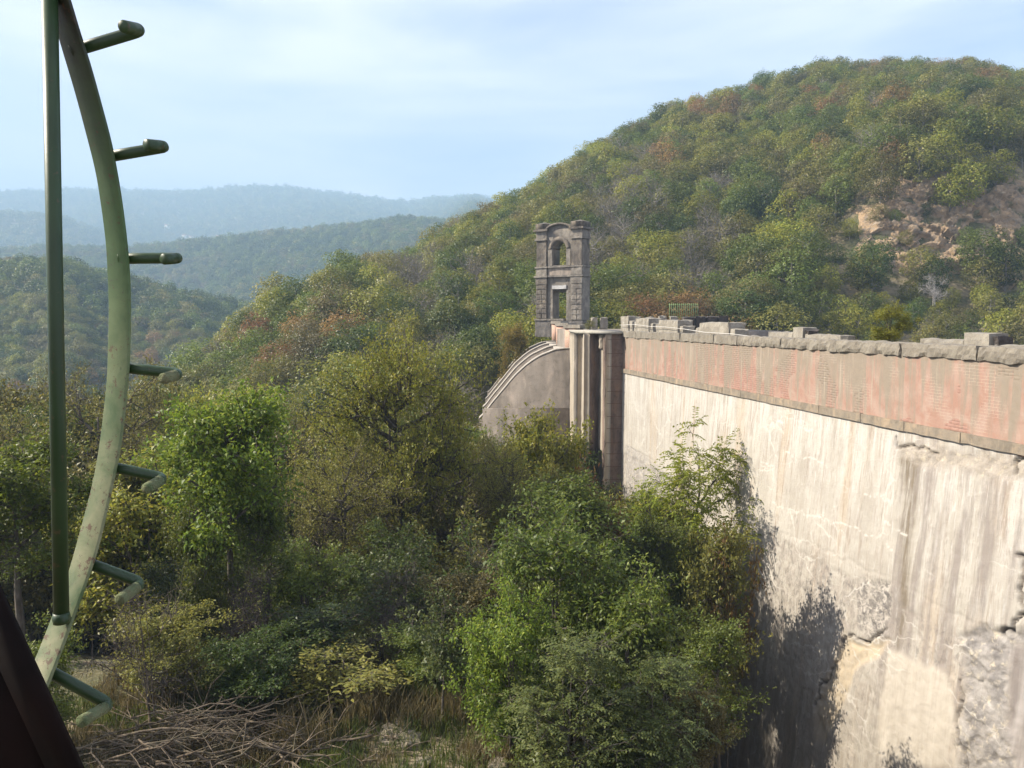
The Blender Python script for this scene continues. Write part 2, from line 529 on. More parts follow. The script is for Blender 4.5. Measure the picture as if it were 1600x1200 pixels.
def inside(px, py, poly):
    c = np.zeros(px.shape, bool)
    n = len(poly)
    for i in range(n):
        x0, y0 = poly[i]; x1, y1 = poly[(i + 1) % n]
        cond = ((y0 > py) != (y1 > py)) & (px < (x1 - x0) * (py - y0) / (y1 - y0 + 1e-12) + x0)
        c ^= cond
    return c

wobs = .35 * (fbm(SS * 1.3, ZZ * 1.3, 4, 31) - .5); wobz = .35 * (fbm(SS * 1.3 + 40, ZZ * 1.3, 4, 32) - .5)
SSw = SS + wobs; ZZw = ZZ + wobz
def mask(uvs, soft=.22):
    poly = [W2(u, v) for u, v in uvs]
    ins = inside(SSw, ZZw, poly)
    d = seg_dist(SSw, ZZw, poly + [poly[0]])
    return np.clip(np.where(ins, .5 + d / soft, .5 - d / soft), 0, 1)
def crack(uvs, width=.035):
    pl = [W2(u, v) for u, v in uvs]
    s2 = SS + .12 * (fbm(SS * 4, ZZ * 4, 3, 51) - .5) * 2; z2 = ZZ + .12 * (fbm(SS * 4 + 9, ZZ * 4, 3, 52) - .5) * 2
    d = seg_dist(s2, z2, pl)
    return np.clip(1 - d / width, 0, 1)

below = sstep(0, .25, -7.5 - ZZ + .12 * (fbm(SS * 2, ZZ, 3, 5) - .5))            # under the lift joint
oldz = sstep(0, .3, SS + .25 * (fbm(SS, ZZ * .7, 3, 8) - .5) - (23.9 - .0 * ZZ))      # right of the construction joint
m_rubR = mask([(1505, 1000), (1535, 980), (1570, 990), (1640, 985), (1640, 1260), (1500, 1260), (1498, 1180), (1490, 1140), (1505, 1060)])
m_smoothR = mask([(1570, 1010), (1640, 1000), (1640, 1260), (1590, 1260), (1568, 1120)], .2)
m_dk = mask([(1345, 905), (1392, 908), (1390, 960), (1378, 992), (1352, 992), (1338, 975)], .15)
m_top = mask([(1402, 690), (1470, 698), (1600, 722), (1680, 740), (1680, 765), (1600, 752), (1540, 742), (1500, 735), (1470, 725), (1430, 722), (1412, 712)])
m_och = mask([(1322, 1000), (1300, 1040), (1276, 1090), (1272, 1150), (1290, 1160), (1310, 1110), (1330, 1060), (1390, 1000), (1360, 1000)])
m_white = mask([(1385, 1015), (1480, 1050), (1490, 1130), (1478, 1200), (1420, 1195), (1368, 1180)], .15)
m_rubL = mask([(968, 694), (1000, 712), (1040, 745), (1050, 800), (1000, 840), (960, 830)], .2)
m_midr = mask([(1180, 815), (1250, 850), (1340, 900), (1400, 935), (1385, 980), (1330, 990), (1240, 960), (1150, 900)], .4)
rocky = np.abs(fbm(SS * 1.6, ZZ * 1.6, 5, 71) - .5) * 2
# masonry lumps: cellular
def cells(x, y, seed):
    ix = np.floor(x); iy = np.floor(y)
    f1 = np.full(x.shape, 9.); f2 = np.full(x.shape, 9.)
    for di in (-1, 0, 1):
        for dj in (-1, 0, 1):
            cx = ix + di + _hash((ix + di).astype(np.int64), (iy + dj).astype(np.int64), seed)
            cy_ = iy + dj + _hash((ix + di).astype(np.int64), (iy + dj).astype(np.int64), seed + 7)
            d = np.hypot(x - cx, y - cy_)
            f2 = np.minimum(f2, np.maximum(f1, d)); f1 = np.minimum(f1, d)
    return f2 - f1
def cell_h(x, y, seed):
    ix = np.floor(x); iy = np.floor(y); best = np.full(x.shape, 9.); hv = np.zeros(x.shape)
    for di in (-1, 0, 1):
        for dj in (-1, 0, 1):
            a_ = (ix + di).astype(np.int64); b_ = (iy + dj).astype(np.int64)
            d = np.hypot(x - ix - di - _hash(a_, b_, seed), y - iy - dj - _hash(a_, b_, seed + 7))
            m = d < best; best = np.where(m, d, best); hv = np.where(m, _hash(a_, b_, seed + 19) + .5 * (_hash(a_, b_, seed + 23) - .5) * (x - ix - di) , hv)
    return hv
cxx = SSw * 1.7 + .5 * fbm(SS * 3, ZZ * 3, 3, 92); czz = ZZw * 2.2 + .5 * fbm(SS * 3 + 7, ZZ * 3, 3, 93)
cel = .35 * np.clip(cells(cxx, czz, 3), 0, .10) / .10 + .65 * cell_h(cxx, czz, 3)
y = np.zeros_like(SS)
grain = (fbm(SS * 5, ZZ * 5, 4, 3) - .5)
rub = np.clip(m_rubR - m_smoothR, 0, 1)
y += .012 * grain + .02 * (fbm(SS * .6, ZZ * .6, 3, 2) - .5)
y += below * (.02 + .03 * grain) + oldz * (1 - .5 * below) * .015 * grain
y += rub * (.17 - .15 * cel + .10 * (fbm(SS * 2.5, ZZ * 2.5, 4, 12) - .5) + .06 * (fbm(SS * 9, ZZ * 9, 3, 13) - .5))
y += m_smoothR * .10
y += m_dk * (.02 + .06 * grain)
y += m_top * (.06 - .05 * cel + .05 * grain + .04 * (fbm(SS * 8, ZZ * 8, 3, 14) - .5))
y += m_och * (.07 + .05 * grain)
y += m_white * -.015
y += m_rubL * (.05 - .04 * cel)
cr1 = crack([(1594, 868), (1597, 905), (1590, 925), (1600, 955), (1588, 970), (1580, 986), (1558, 990)], .07)
cr2 = crack([(1386, 985), (1372, 994), (1352, 1002), (1330, 992), (1318, 996), (1312, 1022), (1300, 1040), (1292, 1062), (1281, 1066), (1272, 1105)], .045)
cr3 = crack([(1500, 1060), (1502, 1090), (1496, 1130), (1500, 1160), (1506, 1200)], .05)
cr4 = crack([(1400, 680), (1402, 700), (1425, 697), (1460, 705)], .05)
cr5 = crack([(1600, 716), (1588, 722), (1583, 742)], .06)
cracks = np.maximum.reduce([cr1, cr2, cr3, cr4, cr5])
y += cracks * .16
y += crack([(970, 697), (1010, 718), (1175, 812), (1300, 866), (1395, 906), (1480, 955), (1600, 1010)], .05) * .02
yb = -BAT * sstep(-4, 20, SS) * (ZS - ZZ) + y
V = np.stack([SS, yb, ZZ], -1).reshape(-1, 3)
nr, nc = SS.shape
ii = np.arange(nr - 1)[:, None] * nc + np.arange(nc - 1)[None, :]
q = np.stack([ii, ii + nc, ii + nc + 1, ii + 1], -1)[:, ::1].reshape(-1, 4)[:, ::-1]

def wall_mat():
    t = NT('weathered_dam_concrete'); c = t.coord()
    sep = t.n('ShaderNodeSeparateXYZ'); t.l(c, sep.inputs[0])
    broad = t.noise(c, 1.0, 4, .5, .2, mscale=(1.1, 1.1, .10))
    fine = t.noise(c, 1.0, 6, .65, .15, mscale=(8, 8, .35))
    fine2 = t.noise(c, 1.0, 5, .6, .3, mscale=(3.2, 3.2, .22))
    iso = t.noise(c, .9, 6, .6, .4); iso2 = t.noise(c, 3.6, 6, .68, .5); gr = t.noise(c, 30, 4, .7)
    below = t.attr('below'); old = t.attr('old')
    base = t.mix(t.rng(iso, .35, .65), (.41, .38, .33), (.34, .31, .265))
    # bright lime run-off below the string course, thinning out with depth
    run = t.math('MULTIPLY', t.rng(fine2, .42, .6), t.rng(sep.outputs[2], -6.2, -3.0, .15, 1.0))
    col = t.mix(t.math('MULTIPLY', run, .75), base, (.50, .475, .435))
    # brown-grey run-off streaks
    col = t.mix(t.math('MULTIPLY', t.rng(fine, .52, .66), t.rng(broad, .42, .6, .3, .95)), col, (.27, .22, .18))
    col = t.mix(t.rng(broad, .58, .68, 0, .35), col, (.40, .30, .20))
    cr_ = t.noise(c, 1.0, 3, .6, .1, mscale=(22, 22, .8))
    col = t.mix(t.rng(cr_, .58, .66, 0, .55), col, (.22, .19, .165))
    col = t.mix(t.math('MULTIPLY', t.rng(t.noise(c, 1.0, 3, .6, .1, mscale=(15, 15, .5)), .60, .66), t.rng(sep.outputs[2], -8, -3, .2, .8)), col, (.50, .48, .45))
    col = t.mix(t.rng(t.noise(c, 48, 3, .6), .66, .72, 0, .7), col, (.12, .10, .085))
    # older streaky concrete on the near side of the joint
    s1 = t.rng(t.noise(c, 1.0, 5, .62, .25, mscale=(2.6, 2.6, .16)), .46, .60)
    col = t.mix(t.math('MULTIPLY', t.math('MULTIPLY', old, s1), .8), col, (.22, .19, .17))
    s2 = t.rng(t.noise(c, 1.0, 6, .7, .2, mscale=(7, 7, .5)), .55, .68)
    col = t.mix(t.math('MULTIPLY', t.math('MULTIPLY', old, s2), .7), col, (.43, .41, .38))
    # one dark drain streak at the joint
    dk = t.math('MULTIPLY', t.attr('drain'), t.rng(fine, .38, .56, .25, 1.0))
    col = t.mix(t.math('MULTIPLY', dk, .95), col, (.17, .14, .105))
    # the rougher concrete below the joint : greyer, blotched
    bl = t.math('MULTIPLY', below, t.rng(iso2, .46, .64))
    col = t.mix(t.math('MULTIPLY', bl, .75), col, (.27, .235, .205))
    bl2 = t.math('MULTIPLY', below, t.rng(t.noise(c, 1.0, 6, .75, .8, mscale=(5, 5, 3)), .55, .62))
    col = t.mix(t.math('MULTIPLY', bl2, .6), col, (.16, .14, .125))
    midr = t.attr('midr')
    col = t.mix(t.math('MULTIPLY', midr, t.rng(t.noise(c, 1.0, 6, .8, 1.2, mscale=(4, 4, 2.2)), .50, .60, 0, .55)), col, (.14, .125, .115))
    # masonry laid bare
    rub = t.attr('rubble')
    rc = t.mix(t.rng(t.noise(c, 2.2, 5, .6), .4, .62), (.34, .315, .29), (.21, .195, .185))
    rc = t.mix(t.rng(t.noise(c, 5.5, 4, .6), .55, .68, 0, .9), rc, (.50, .44, .34))
    col = t.mix(rub, col, rc)
    sm = t.mix(t.rng(t.noise(c, 1.0, 4, .5, 0, mscale=(3.5, 3.5, .2)), .42, .62), (.20, .175, .16), (.36, .33, .31))
    col = t.mix(t.attr('smoothr'), col, sm)
    dkm = t.mix(t.rng(t.noise(c, 1.0, 6, .8, .6, mscale=(5, 5, 6)), .46, .56), (.11, .10, .095), (.44, .40, .35))
    col = t.mix(t.math('MULTIPLY', t.attr('darkm'), t.rng(iso2, .3, .6, .2, .9)), col, dkm)
    col = t.mix(t.math('MULTIPLY', t.attr('ochre'), t.rng(iso2, .3, .7, .5, 1)), col, (.46, .375, .26))
    col = t.mix(t.math('MULTIPLY', t.attr('white'), .85), col, t.mix(t.rng(fine, .5, .7, 0, .5), (.46, .415, .35), (.36, .315, .26)))
    # lime veins along hairline cracks
    for sc_, wd, thr in ((.55, .018, .50), (1.1, .022, .58)):
        d = t.n('ShaderNodeTexVoronoi'); d.feature = 'DISTANCE_TO_EDGE'; d.inputs['Scale'].default_value = sc_
        wn = t.n('ShaderNodeTexNoise'); wn.inputs['Scale'].default_value = 3.2; wn.inputs['Detail'].default_value = 5; t.l(c, wn.inputs['Vector'])
        vm = t.n('ShaderNodeVectorMath'); vm.operation = 'MULTIPLY_ADD'
        t.l(wn.outputs['Color'], vm.inputs[0]); vm.inputs[1].default_value = (.55, .0, .45); t.l(c, vm.inputs[2])
        mpp = t.n('ShaderNodeMapping'); mpp.inputs['Scale'].default_value = (.6, .01, 1.4); t.l(vm.outputs[0], mpp.inputs['Vector'])
        t.l(mpp.outputs[0], d.inputs['Vector'])
        vein = t.math('MULTIPLY', t.rng(d.outputs['Distance'], 0, wd, 1, 0), t.rng(t.noise(c, .5, 3, .5), thr, thr + .08))
        col = t.mix(t.math('MULTIPLY', vein, .6), col, (.56, .53, .48))
    col = t.mix(t.math('MULTIPLY', t.attr('vein'), .8), col, (.58, .55, .50))
    # damp, mossy grime towards the foot
    ft = t.rng(sep.outputs[2], -8.5, -13.5, 0, 1)
    col = t.mix(t.math('MULTIPLY', ft, t.rng(fine2, .35, .6, .2, .75)), col, (.20, .175, .14))
    col = t.mix(t.rng(gr, .6, .75, 0, .3), col, (.25, .21, .18))
    col = t.mix(t.math('MULTIPLY', t.attr('crack'), .9), col, (.05, .04, .035))
    h = t.math('ADD', t.math('ADD', iso2, t.math('MULTIPLY', gr, .25)), t.math('MULTIPLY', fine, .4))
    h = t.math('ADD', h, t.math('MULTIPLY', t.math('MULTIPLY', rub, t.noise(c, 9, 6, .7)), 2.0))
    return t.finish(col, .93, t.bump(h, .7, .035), spec=.2)

veins = np.maximum.reduce([crack(p, .034) * sstep(.36, .5, fbm(SS * 2, ZZ * 2, 3, 98)) for p in (
    [(1112, 730), (1130, 745), (1150, 748)],
    [(1203, 715), (1215, 704), (1228, 706), (1242, 716)], [(1256, 713), (1275, 720), (1292, 728)], [(1218, 745), (1232, 755), (1252, 757)],
    [(1350, 770), (1370, 772), (1392, 782)], [(1200, 784), (1230, 796), (1290, 812), (1330, 822), (1370, 842), (1395, 858)],
    [(1216, 657), (1250, 668), (1290, 676)], [(1188, 722), (1200, 728), (1208, 728)],
    [(985, 610), (990, 640), (1003, 655), (1000, 690)], [(1020, 700), (1030, 685), (1018, 660)], [(1380, 815), (1410, 832), (1416, 835)])])
drain = mask([(1408, 700), (1440, 705), (1432, 800), (1424, 900), (1412, 1000), (1398, 1040), (1404, 940), (1408, 850), (1413, 780)], .25)
attrs = dict(below=below, old=oldz, rubble=np.clip(rub + m_top * .8 + m_rubL * .6, 0, 1), smoothr=m_smoothR, darkm=m_dk, ochre=np.maximum(m_och, m_top * .35), white=m_white, crack=cracks, vein=veins, drain=drain, midr=m_midr)
me = mesh_from('concrete_face', V, [q], [wall_mat()], False, {k: a.ravel() for k, a in attrs.items()})
link('concrete_face', me, dam)

# body behind the face, the walkway on top
b = MB(); b.box(-.2, 37, .45, 6.0, -19, -1.10); b.build('dam_core', M_SPILL, dam)
b = MB(); b.box(.1, 37, .66, 6.2, -1.09, -1.05); b.build('walkway', M_DECK, dam)
BL, BH = .262, .0785
def brick_mat(mortar=False, coat=False):
    t = NT('worn_pink_render' if coat else 'weathered_red_brick' if not mortar else 'limy_mortar'); c = t.coord('Object', dam); g = t.n('ShaderNodeNewGeometry'); oi = t.n('ShaderNodeObjectInfo')
    sep = t.n('ShaderNodeSeparateXYZ'); t.l(c, sep.inputs[0])
    isl = g.outputs['Random Per Island']
    rv = t.math('FRACT', t.math('ADD', isl, oi.outputs['Random']))
    red = t.mix(rv, (.30, .175, .135), (.32, .19, .15))
    red = t.mix(t.rng(t.noise(c, 3, 4, .6), .5, .7, 0, .5), red, (.46, .32, .25))
    if coat:
        red = t.mix(t.rng(t.noise(c, 2.2, 5, .65, .5), .4, .62), (.31, .185, .140), (.35, .245, .195))
        jt = t.n('ShaderNodeTexBrick'); jt.inputs['Scale'].default_value = 1; jt.inputs['Brick Width'].default_value = BL; jt.inputs['Row Height'].default_value = BH
        jt.inputs['Mortar Size'].default_value = .004; jt.inputs['Color1'].default_value = (0, 0, 0, 1); jt.inputs['Color2'].default_value = (0, 0, 0, 1); jt.inputs['Mortar'].default_value = (1, 1, 1, 1)
        mj = t.n('ShaderNodeMapping'); mj.inputs['Rotation'].default_value = (R(90), 0, 0); t.l(c, mj.inputs[0]); t.l(mj.outputs[0], jt.inputs['Vector'])
        jf = t.math('MULTIPLY', jt.outputs['Color'], t.rng(t.noise(c, 1.1, 4, .6), .52, .6, 0, .5))
    if mortar: red = t.mix(t.rng(t.noise(c, 1.7, 4, .6), .5, .62), (.34, .21, .165), (.55, .45, .37))
    st = t.noise(c, 1.0, 5, .6, .35, mscale=(1.5, 1.5, .16))
    st2 = t.noise(c, 1.0, 4, .6, .2, mscale=(5.5, 5.5, .3))
    hi = t.rng(sep.outputs[2], -2.7, -1.0, -.085, .06)
    m1 = t.rng(t.math('ADD', t.math('ADD', st, hi), t.math('MULTIPLY', t.math('SUBTRACT', st2, .5), .7)), .41, .55)
    col = t.mix(t.math('MULTIPLY', m1, .9), red, t.mix(t.noise(c, 6, 4), (.20, .172, .13), (.27, .23, .18)))
    col = t.mix(t.rng(st2, .60, .70, 0, .5), col, (.42, .35, .28))
    if coat: col = t.mix(jf, col, (.50, .42, .34))
    col = t.mix(t.rng(t.noise(c, 22, 4, .7), .55, .72, 0, .4), col, (.16, .125, .10))
    return t.finish(col, .92, t.bump(t.noise(c, 35, 4, .6), .35, .01), spec=.2)
BRICK = brick_mat()
b = MB(); b.box(0.02, 36.5, .0016, .46, ZB - .3, ZC + .05); b.build('parapet_backing', brick_mat(True), dam)
rnd = random.Random(4)
ncs = int((ZC - ZB) / BH)
brick_meshes = []
for k in range(6):
    bb = MB()
    ch = .001
    x0, x1, h = .0015, BL - .002, BH - .003
    pr = rnd.uniform(0, .0012)
    bb.add([(x0, .012, 0), (x1, .012, 0), (x1, .012, h), (x0, .012, h),
            (x0 + ch, -pr, ch), (x1 - ch, -pr, ch), (x1 - ch, -pr, h - ch), (x0 + ch, -pr, h - ch),
            (x0, ch - pr, 0), (x1, ch - pr, 0), (x1, ch - pr, h), (x0, ch - pr, h)],
           [(4, 7, 6, 5)[::-1], (8, 9, 5, 4), (9, 10, 6, 5), (10, 11, 7, 6), (11, 8, 4, 7), (0, 1, 9, 8), (1, 2, 10, 9), (2, 3, 11, 10), (3, 0, 8, 11)])
    brick_meshes.append(bb.mesh('brick', [BRICK]))
rest = MB()
smp = []
for r_ in range(ncs + 1):
    zz = ZB + .004 + r_ * BH
    if zz + BH > ZC + .02: break
    off = (r_ % 2) * BL / 2
    for k in range(-1, int(36 / BL)):
        s0 = off + k * BL
        if s0 < .02 or s0 > 36: continue
        smp.append((s0, zz))
smp.sort(key=lambda p: -(p[0] if p[0] < 27.4 else -p[0]))
verts_of = []
for k in range(6):
    mm = brick_meshes[k]; a = np.zeros(len(mm.vertices) * 3); mm.vertices.foreach_get('co', a); verts_of.append(a.reshape(-1, 3))
fq = np.array([list(p.vertices) for p in brick_meshes[0].polygons])
for i, (s0, zz) in enumerate(smp):
    k = rnd.randrange(6)
    if i < 300:
        o = link('brick', brick_meshes[k], dam); o.location = (s0, rnd.uniform(-.001, .001), zz)
    else:
        rest.add(verts_of[k] + np.array([s0, rnd.uniform(-.001, .001), zz]), fq)
o = rest.build('parapet_brickwork', BRICK, dam); o['kind'] = 'stuff'

Sp = np.arange(.02, 36.5, .06); Zp = np.linspace(ZC + .04, ZB - .01, 31)
SP_, ZP_ = np.meshgrid(Sp, Zp, indexing='ij')
pm = fbm(SP_ * .55, ZP_ * .9, 4, 401) * .6 + fbm(SP_ * 1.7, ZP_ * .35, 3, 402) * .4 + .10 * (ZP_ - ZB) / (ZC - ZB) + .05 * (fbm(SP_ * 6, ZP_ * 8, 2, 403) - .5)
pm = np.clip((pm - .50) * 22, -1, 1)
yp = .004 - .0085 * (pm * .5 + .5)
nn_, mm_ = SP_.shape; ii = (np.arange(nn_ - 1)[:, None] * mm_ + np.arange(mm_ - 1)[None, :])
link('render_coat', mesh_from('render_coat', np.stack([SP_, yp, ZP_], -1).reshape(-1, 3), [np.stack([ii, ii + mm_, ii + mm_ + 1, ii + 1], -1).reshape(-1, 4)[:, ::-1]], [brick_mat(False, True)]), dam)

def rough_block(x0, x1, y0, y1, z0, z1, seed, res=.12, amp=.02, chip=.03):
    """a worn block: subdivided box with rounded, chipped edges"""
    bm = bmesh.new()
    nx = max(1, int((x1 - x0) / res)); ny = max(1, int((y1 - y0) / res)); nz_ = max(1, int((z1 - z0) / res))
    vmap = {}
    def vert(i, j, k):
        key = (i, j, k)
        if key not in vmap:
            p = Vector((x0 + (x1 - x0) * i / nx, y0 + (y1 - y0) * j / ny, z0 + (z1 - z0) * k / nz_))
            e = (i in (0, nx)) + (j in (0, ny)) + (k in (0, nz_))
            c = Vector(((x0 + x1) / 2, (y0 + y1) / 2, (z0 + z1) / 2))
            d = mnoise.noise_vector(p * 2.3 + Vector((seed * 3.1, seed, 0))) * amp
            d += mnoise.noise_vector(p * 9 + Vector((seed, 0, 5))) * amp * .5
            if e >= 2:
                n_ = max(0, mnoise.noise(p * 3.5 + Vector((0, seed, seed))) + .15)
                cc = Vector((c.x if i in (0, nx) else p.x, c.y if j in (0, ny) else p.y, c.z if k in (0, nz_) else p.z))
                d += (cc - p).normalized() * (chip * (.35 + 2.2 * n_))
            vmap[key] = bm.verts.new(p + d)
        return vmap[key]
    for i in range(nx):
        for j in range(ny):
            bm.faces.new([vert(i, j, 0), vert(i, j + 1, 0), vert(i + 1, j + 1, 0), vert(i + 1, j, 0)])
            bm.faces.new([vert(i, j, nz_), vert(i + 1, j, nz_), vert(i + 1, j + 1, nz_), vert(i, j + 1, nz_)])
    for i in range(nx):
        for k in range(nz_):
            bm.faces.new([vert(i, 0, k), vert(i + 1, 0, k), vert(i + 1, 0, k + 1), vert(i, 0, k + 1)])
            bm.faces.new([vert(i, ny, k), vert(i, ny, k + 1), vert(i + 1, ny, k + 1), vert(i + 1, ny, k)])
    for j in range(ny):
        for k in range(nz_):
            bm.faces.new([vert(0, j, k), vert(0, j, k + 1), vert(0, j + 1, k + 1), vert(0, j + 1, k)])
            bm.faces.new([vert(nx, j, k), vert(nx, j + 1, k), vert(nx, j + 1, k + 1), vert(nx, j, k + 1)])
    me = D.meshes.new('block'); bm.to_mesh(me); bm.free()
    return me

def block(name, mat, parent, *a, **k):
    me = rough_block(*a, **k); me.name = name; me.materials.append(mat)
    return link(name, me, parent)

M_COPE2 = stone_mat('coping_on_dam', (.27, .24, .19), (.20, .175, .14), (.10, .085, .07), .3, coordobj=dam, scale=1.6)
M_STR2 = stone_mat('string_on_dam', (.29, .235, .175), (.21, .18, .14), (.11, .095, .075), .35, warm=(.44, .33, .22), coordobj=dam, scale=1.0)
s0 = 0.0; k = 0
while s0 < 36:
    L = rnd.uniform(1.6, 3.6); L = min(L, 36.5 - s0)
    dz = rnd.uniform(-.012, .012)
    block('coping_stone', M_COPE2, dam, s0 + .003, s0 + L - .003, -.075 + rnd.uniform(-.02, .012), .64, ZC + dz, Z0 + dz * .5, seed=k * 1.7, res=.09 if s0 > 12 else .2, amp=.05, chip=.024)
    s0 += L; k += 1
s0 = 0.0
while s0 < 36:
    L = rnd.uniform(1.4, 2.2); L = min(L, 36.5 - s0)
    block('string_course_stone', M_STR2, dam, s0 + .004, s0 + L - .004, -.085 + rnd.uniform(-.006, .006), .3, ZS, ZB + .0, seed=50 + k * 1.3, res=.2 if s0 > 12 else .4, amp=.012, chip=.01)
    s0 += L; k += 1

# remains of the parapet standing behind the coping
def sY(Y): return (44.6 - Y) / .983
def merlon(s_a, s_b, ztop, y0=.68, th=.75, seed=1, rows_=None, base=-1.06):
    sm = thing('merlon_hold', None, None) if False else None
    return block('merlon', M_MERLON, dam, s_a, s_b, y0, y0 + th, base, ztop, seed=seed, res=.17, amp=.045, chip=.05)
def sU(u, o=.8):
    t_ = (u - 800) / F
    # point at depth o behind the face
    # (6.4 + s*.1825 + o*.9832) / (44.6 - s*.9832 + o*.1825) = t
    return (t_ * (44.6 + o * .1825) - 6.4 - o * .9832) / (.1825 + t_ * .9832)
mer = [  # u0,u1 of the sunlit face, top row v, v of a lower shoulder
    (972, 984, 497), (996, 1016, 500), (1031, 1062, 503), (1094, 1142, 507)]
for i, (ua, ub, vt) in enumerate(mer):
    sa, sb = sU(ua), sU(ub)
    Ym = 44.6 - .98 * (sa + sb) / 2
    zt = tan_el(vt - 3) * Ym
    merlon(sa, sb, zt, seed=10 + i, th=.8)
    merlon(sb + .02, sb + .45, zt - .28, seed=30 + i, th=.7, y0=.74)
    if i > 0: merlon(sa - .5, sa - .02, zt - .22, seed=40 + i, th=.7, y0=.72)
for (ua, ub, vt, th) in ((1203, 1242, 521, .5), (1260, 1318, 525, .5), (1440, 1512, 532, .5), (1556, 1700, 543, .5)):
    sa, sb = sU(ua), sU(ub); Ym = 44.6 - .98 * (sa + sb) / 2
    merlon(sa, sb, tan_el(vt - 2.5) * Ym, seed=ua, th=th, y0=.72)
for (ua, ub, vt) in ((1243, 1259, 511), (1513, 1553, 520)):
    sa, sb = sU(ua), sU(ub); Ym = 44.6 - .98 * (sa + sb) / 2
    o = block('merlon', M_MERLON, dam, sa, sb, .66, 1.25, -1.06, tan_el(vt) * Ym, seed=ua, res=.17, amp=.02, chip=.025)
for sA, w_ in ((sU(1259) , .62), (sU(1553), .55)):
    block('merlon_shaded_end', M_SHADED, dam, sA + .02, sA + w_ * .35, .74, 1.2, -1.06, tan_el(512 if sA < 22 else 522) * (44.6 - .98 * sA) - .05, seed=7, res=.12, amp=.05, chip=.04)  # near end of the merlon, its shade put into the dark colour

# fence wire strung along the merlons
b = MB()
pts = []
for i, (u_, v_) in enumerate(((968, 508), (990, 507), (1015, 510), (1040, 511), (1068, 514), (1100, 519), (1130, 521), (1146, 522), (1185, 527))):
    Y_ = 44.6 - .98 * sU(u_, .6)
    pts.append(at(u_, v_, Y_ - .1))
cab = D.objects.new
b.tube([tuple(p) for p in pts], .014, 5)
tag(b.build('wire', stone_mat('pale_wire', (.6, .58, .54), (.5, .48, .44), (.4, .38, .36), .0)), 'thin pale wire strung along the broken parapet blocks at the far end of the dam', 'wire')

# far end of the walkway, other parapet in shade
b = MB(); b.prism([(4.3, 53.2), (5.5, 46.5), (6.2, 44.75), (12.2, 45.9), (17, 47), (17, 58), (3.5, 60)], -19, -.68); oab = b.build('abutment', M_SPILL, dam)
DAMINV = (Matrix.Translation(WE) @ Matrix.Rotation(WROT, 4, 'Z')).inverted()
oab.matrix_parent_inverse = DAMINV
def wblock(name, mat, parent, *a, **k):
    o = block(name, mat, parent, *a, **k); o.matrix_parent_inverse = DAMINV; return o
for i, (ua, ub, vt) in enumerate(((924, 934, 496), (938, 950, 496), (988, 1000, 495), (1012, 1024, 495), (1030, 1042, 493), (1048, 1060, 494))):
    Y_ = 55.5
    p0, p1 = at(ua, 510, Y_), at(ub, 510, Y_)
    wblock('merlon', M_MERLON, dam, p0.x, p1.x, Y_, Y_ + .6, -.68, tan_el(vt) * Y_, seed=i * 3 + 60, res=.2, amp=.05, chip=.05)
for i, (ua, ub, vt) in enumerate(((1068, 1086, 495), (1087, 1104, 494), (1105, 1122, 494), (1123, 1139, 493))):
    Y_ = 53.0
    p0, p1 = at(ua, 510, Y_), at(ub, 510, Y_)
    wblock('parapet_block', M_SHADED, dam, p0.x, p1.x, Y_ + i * .05, Y_ + .6, -.68, tan_el(vt) * Y_, seed=i * 3 + 80, res=.2, amp=.05, chip=.05)

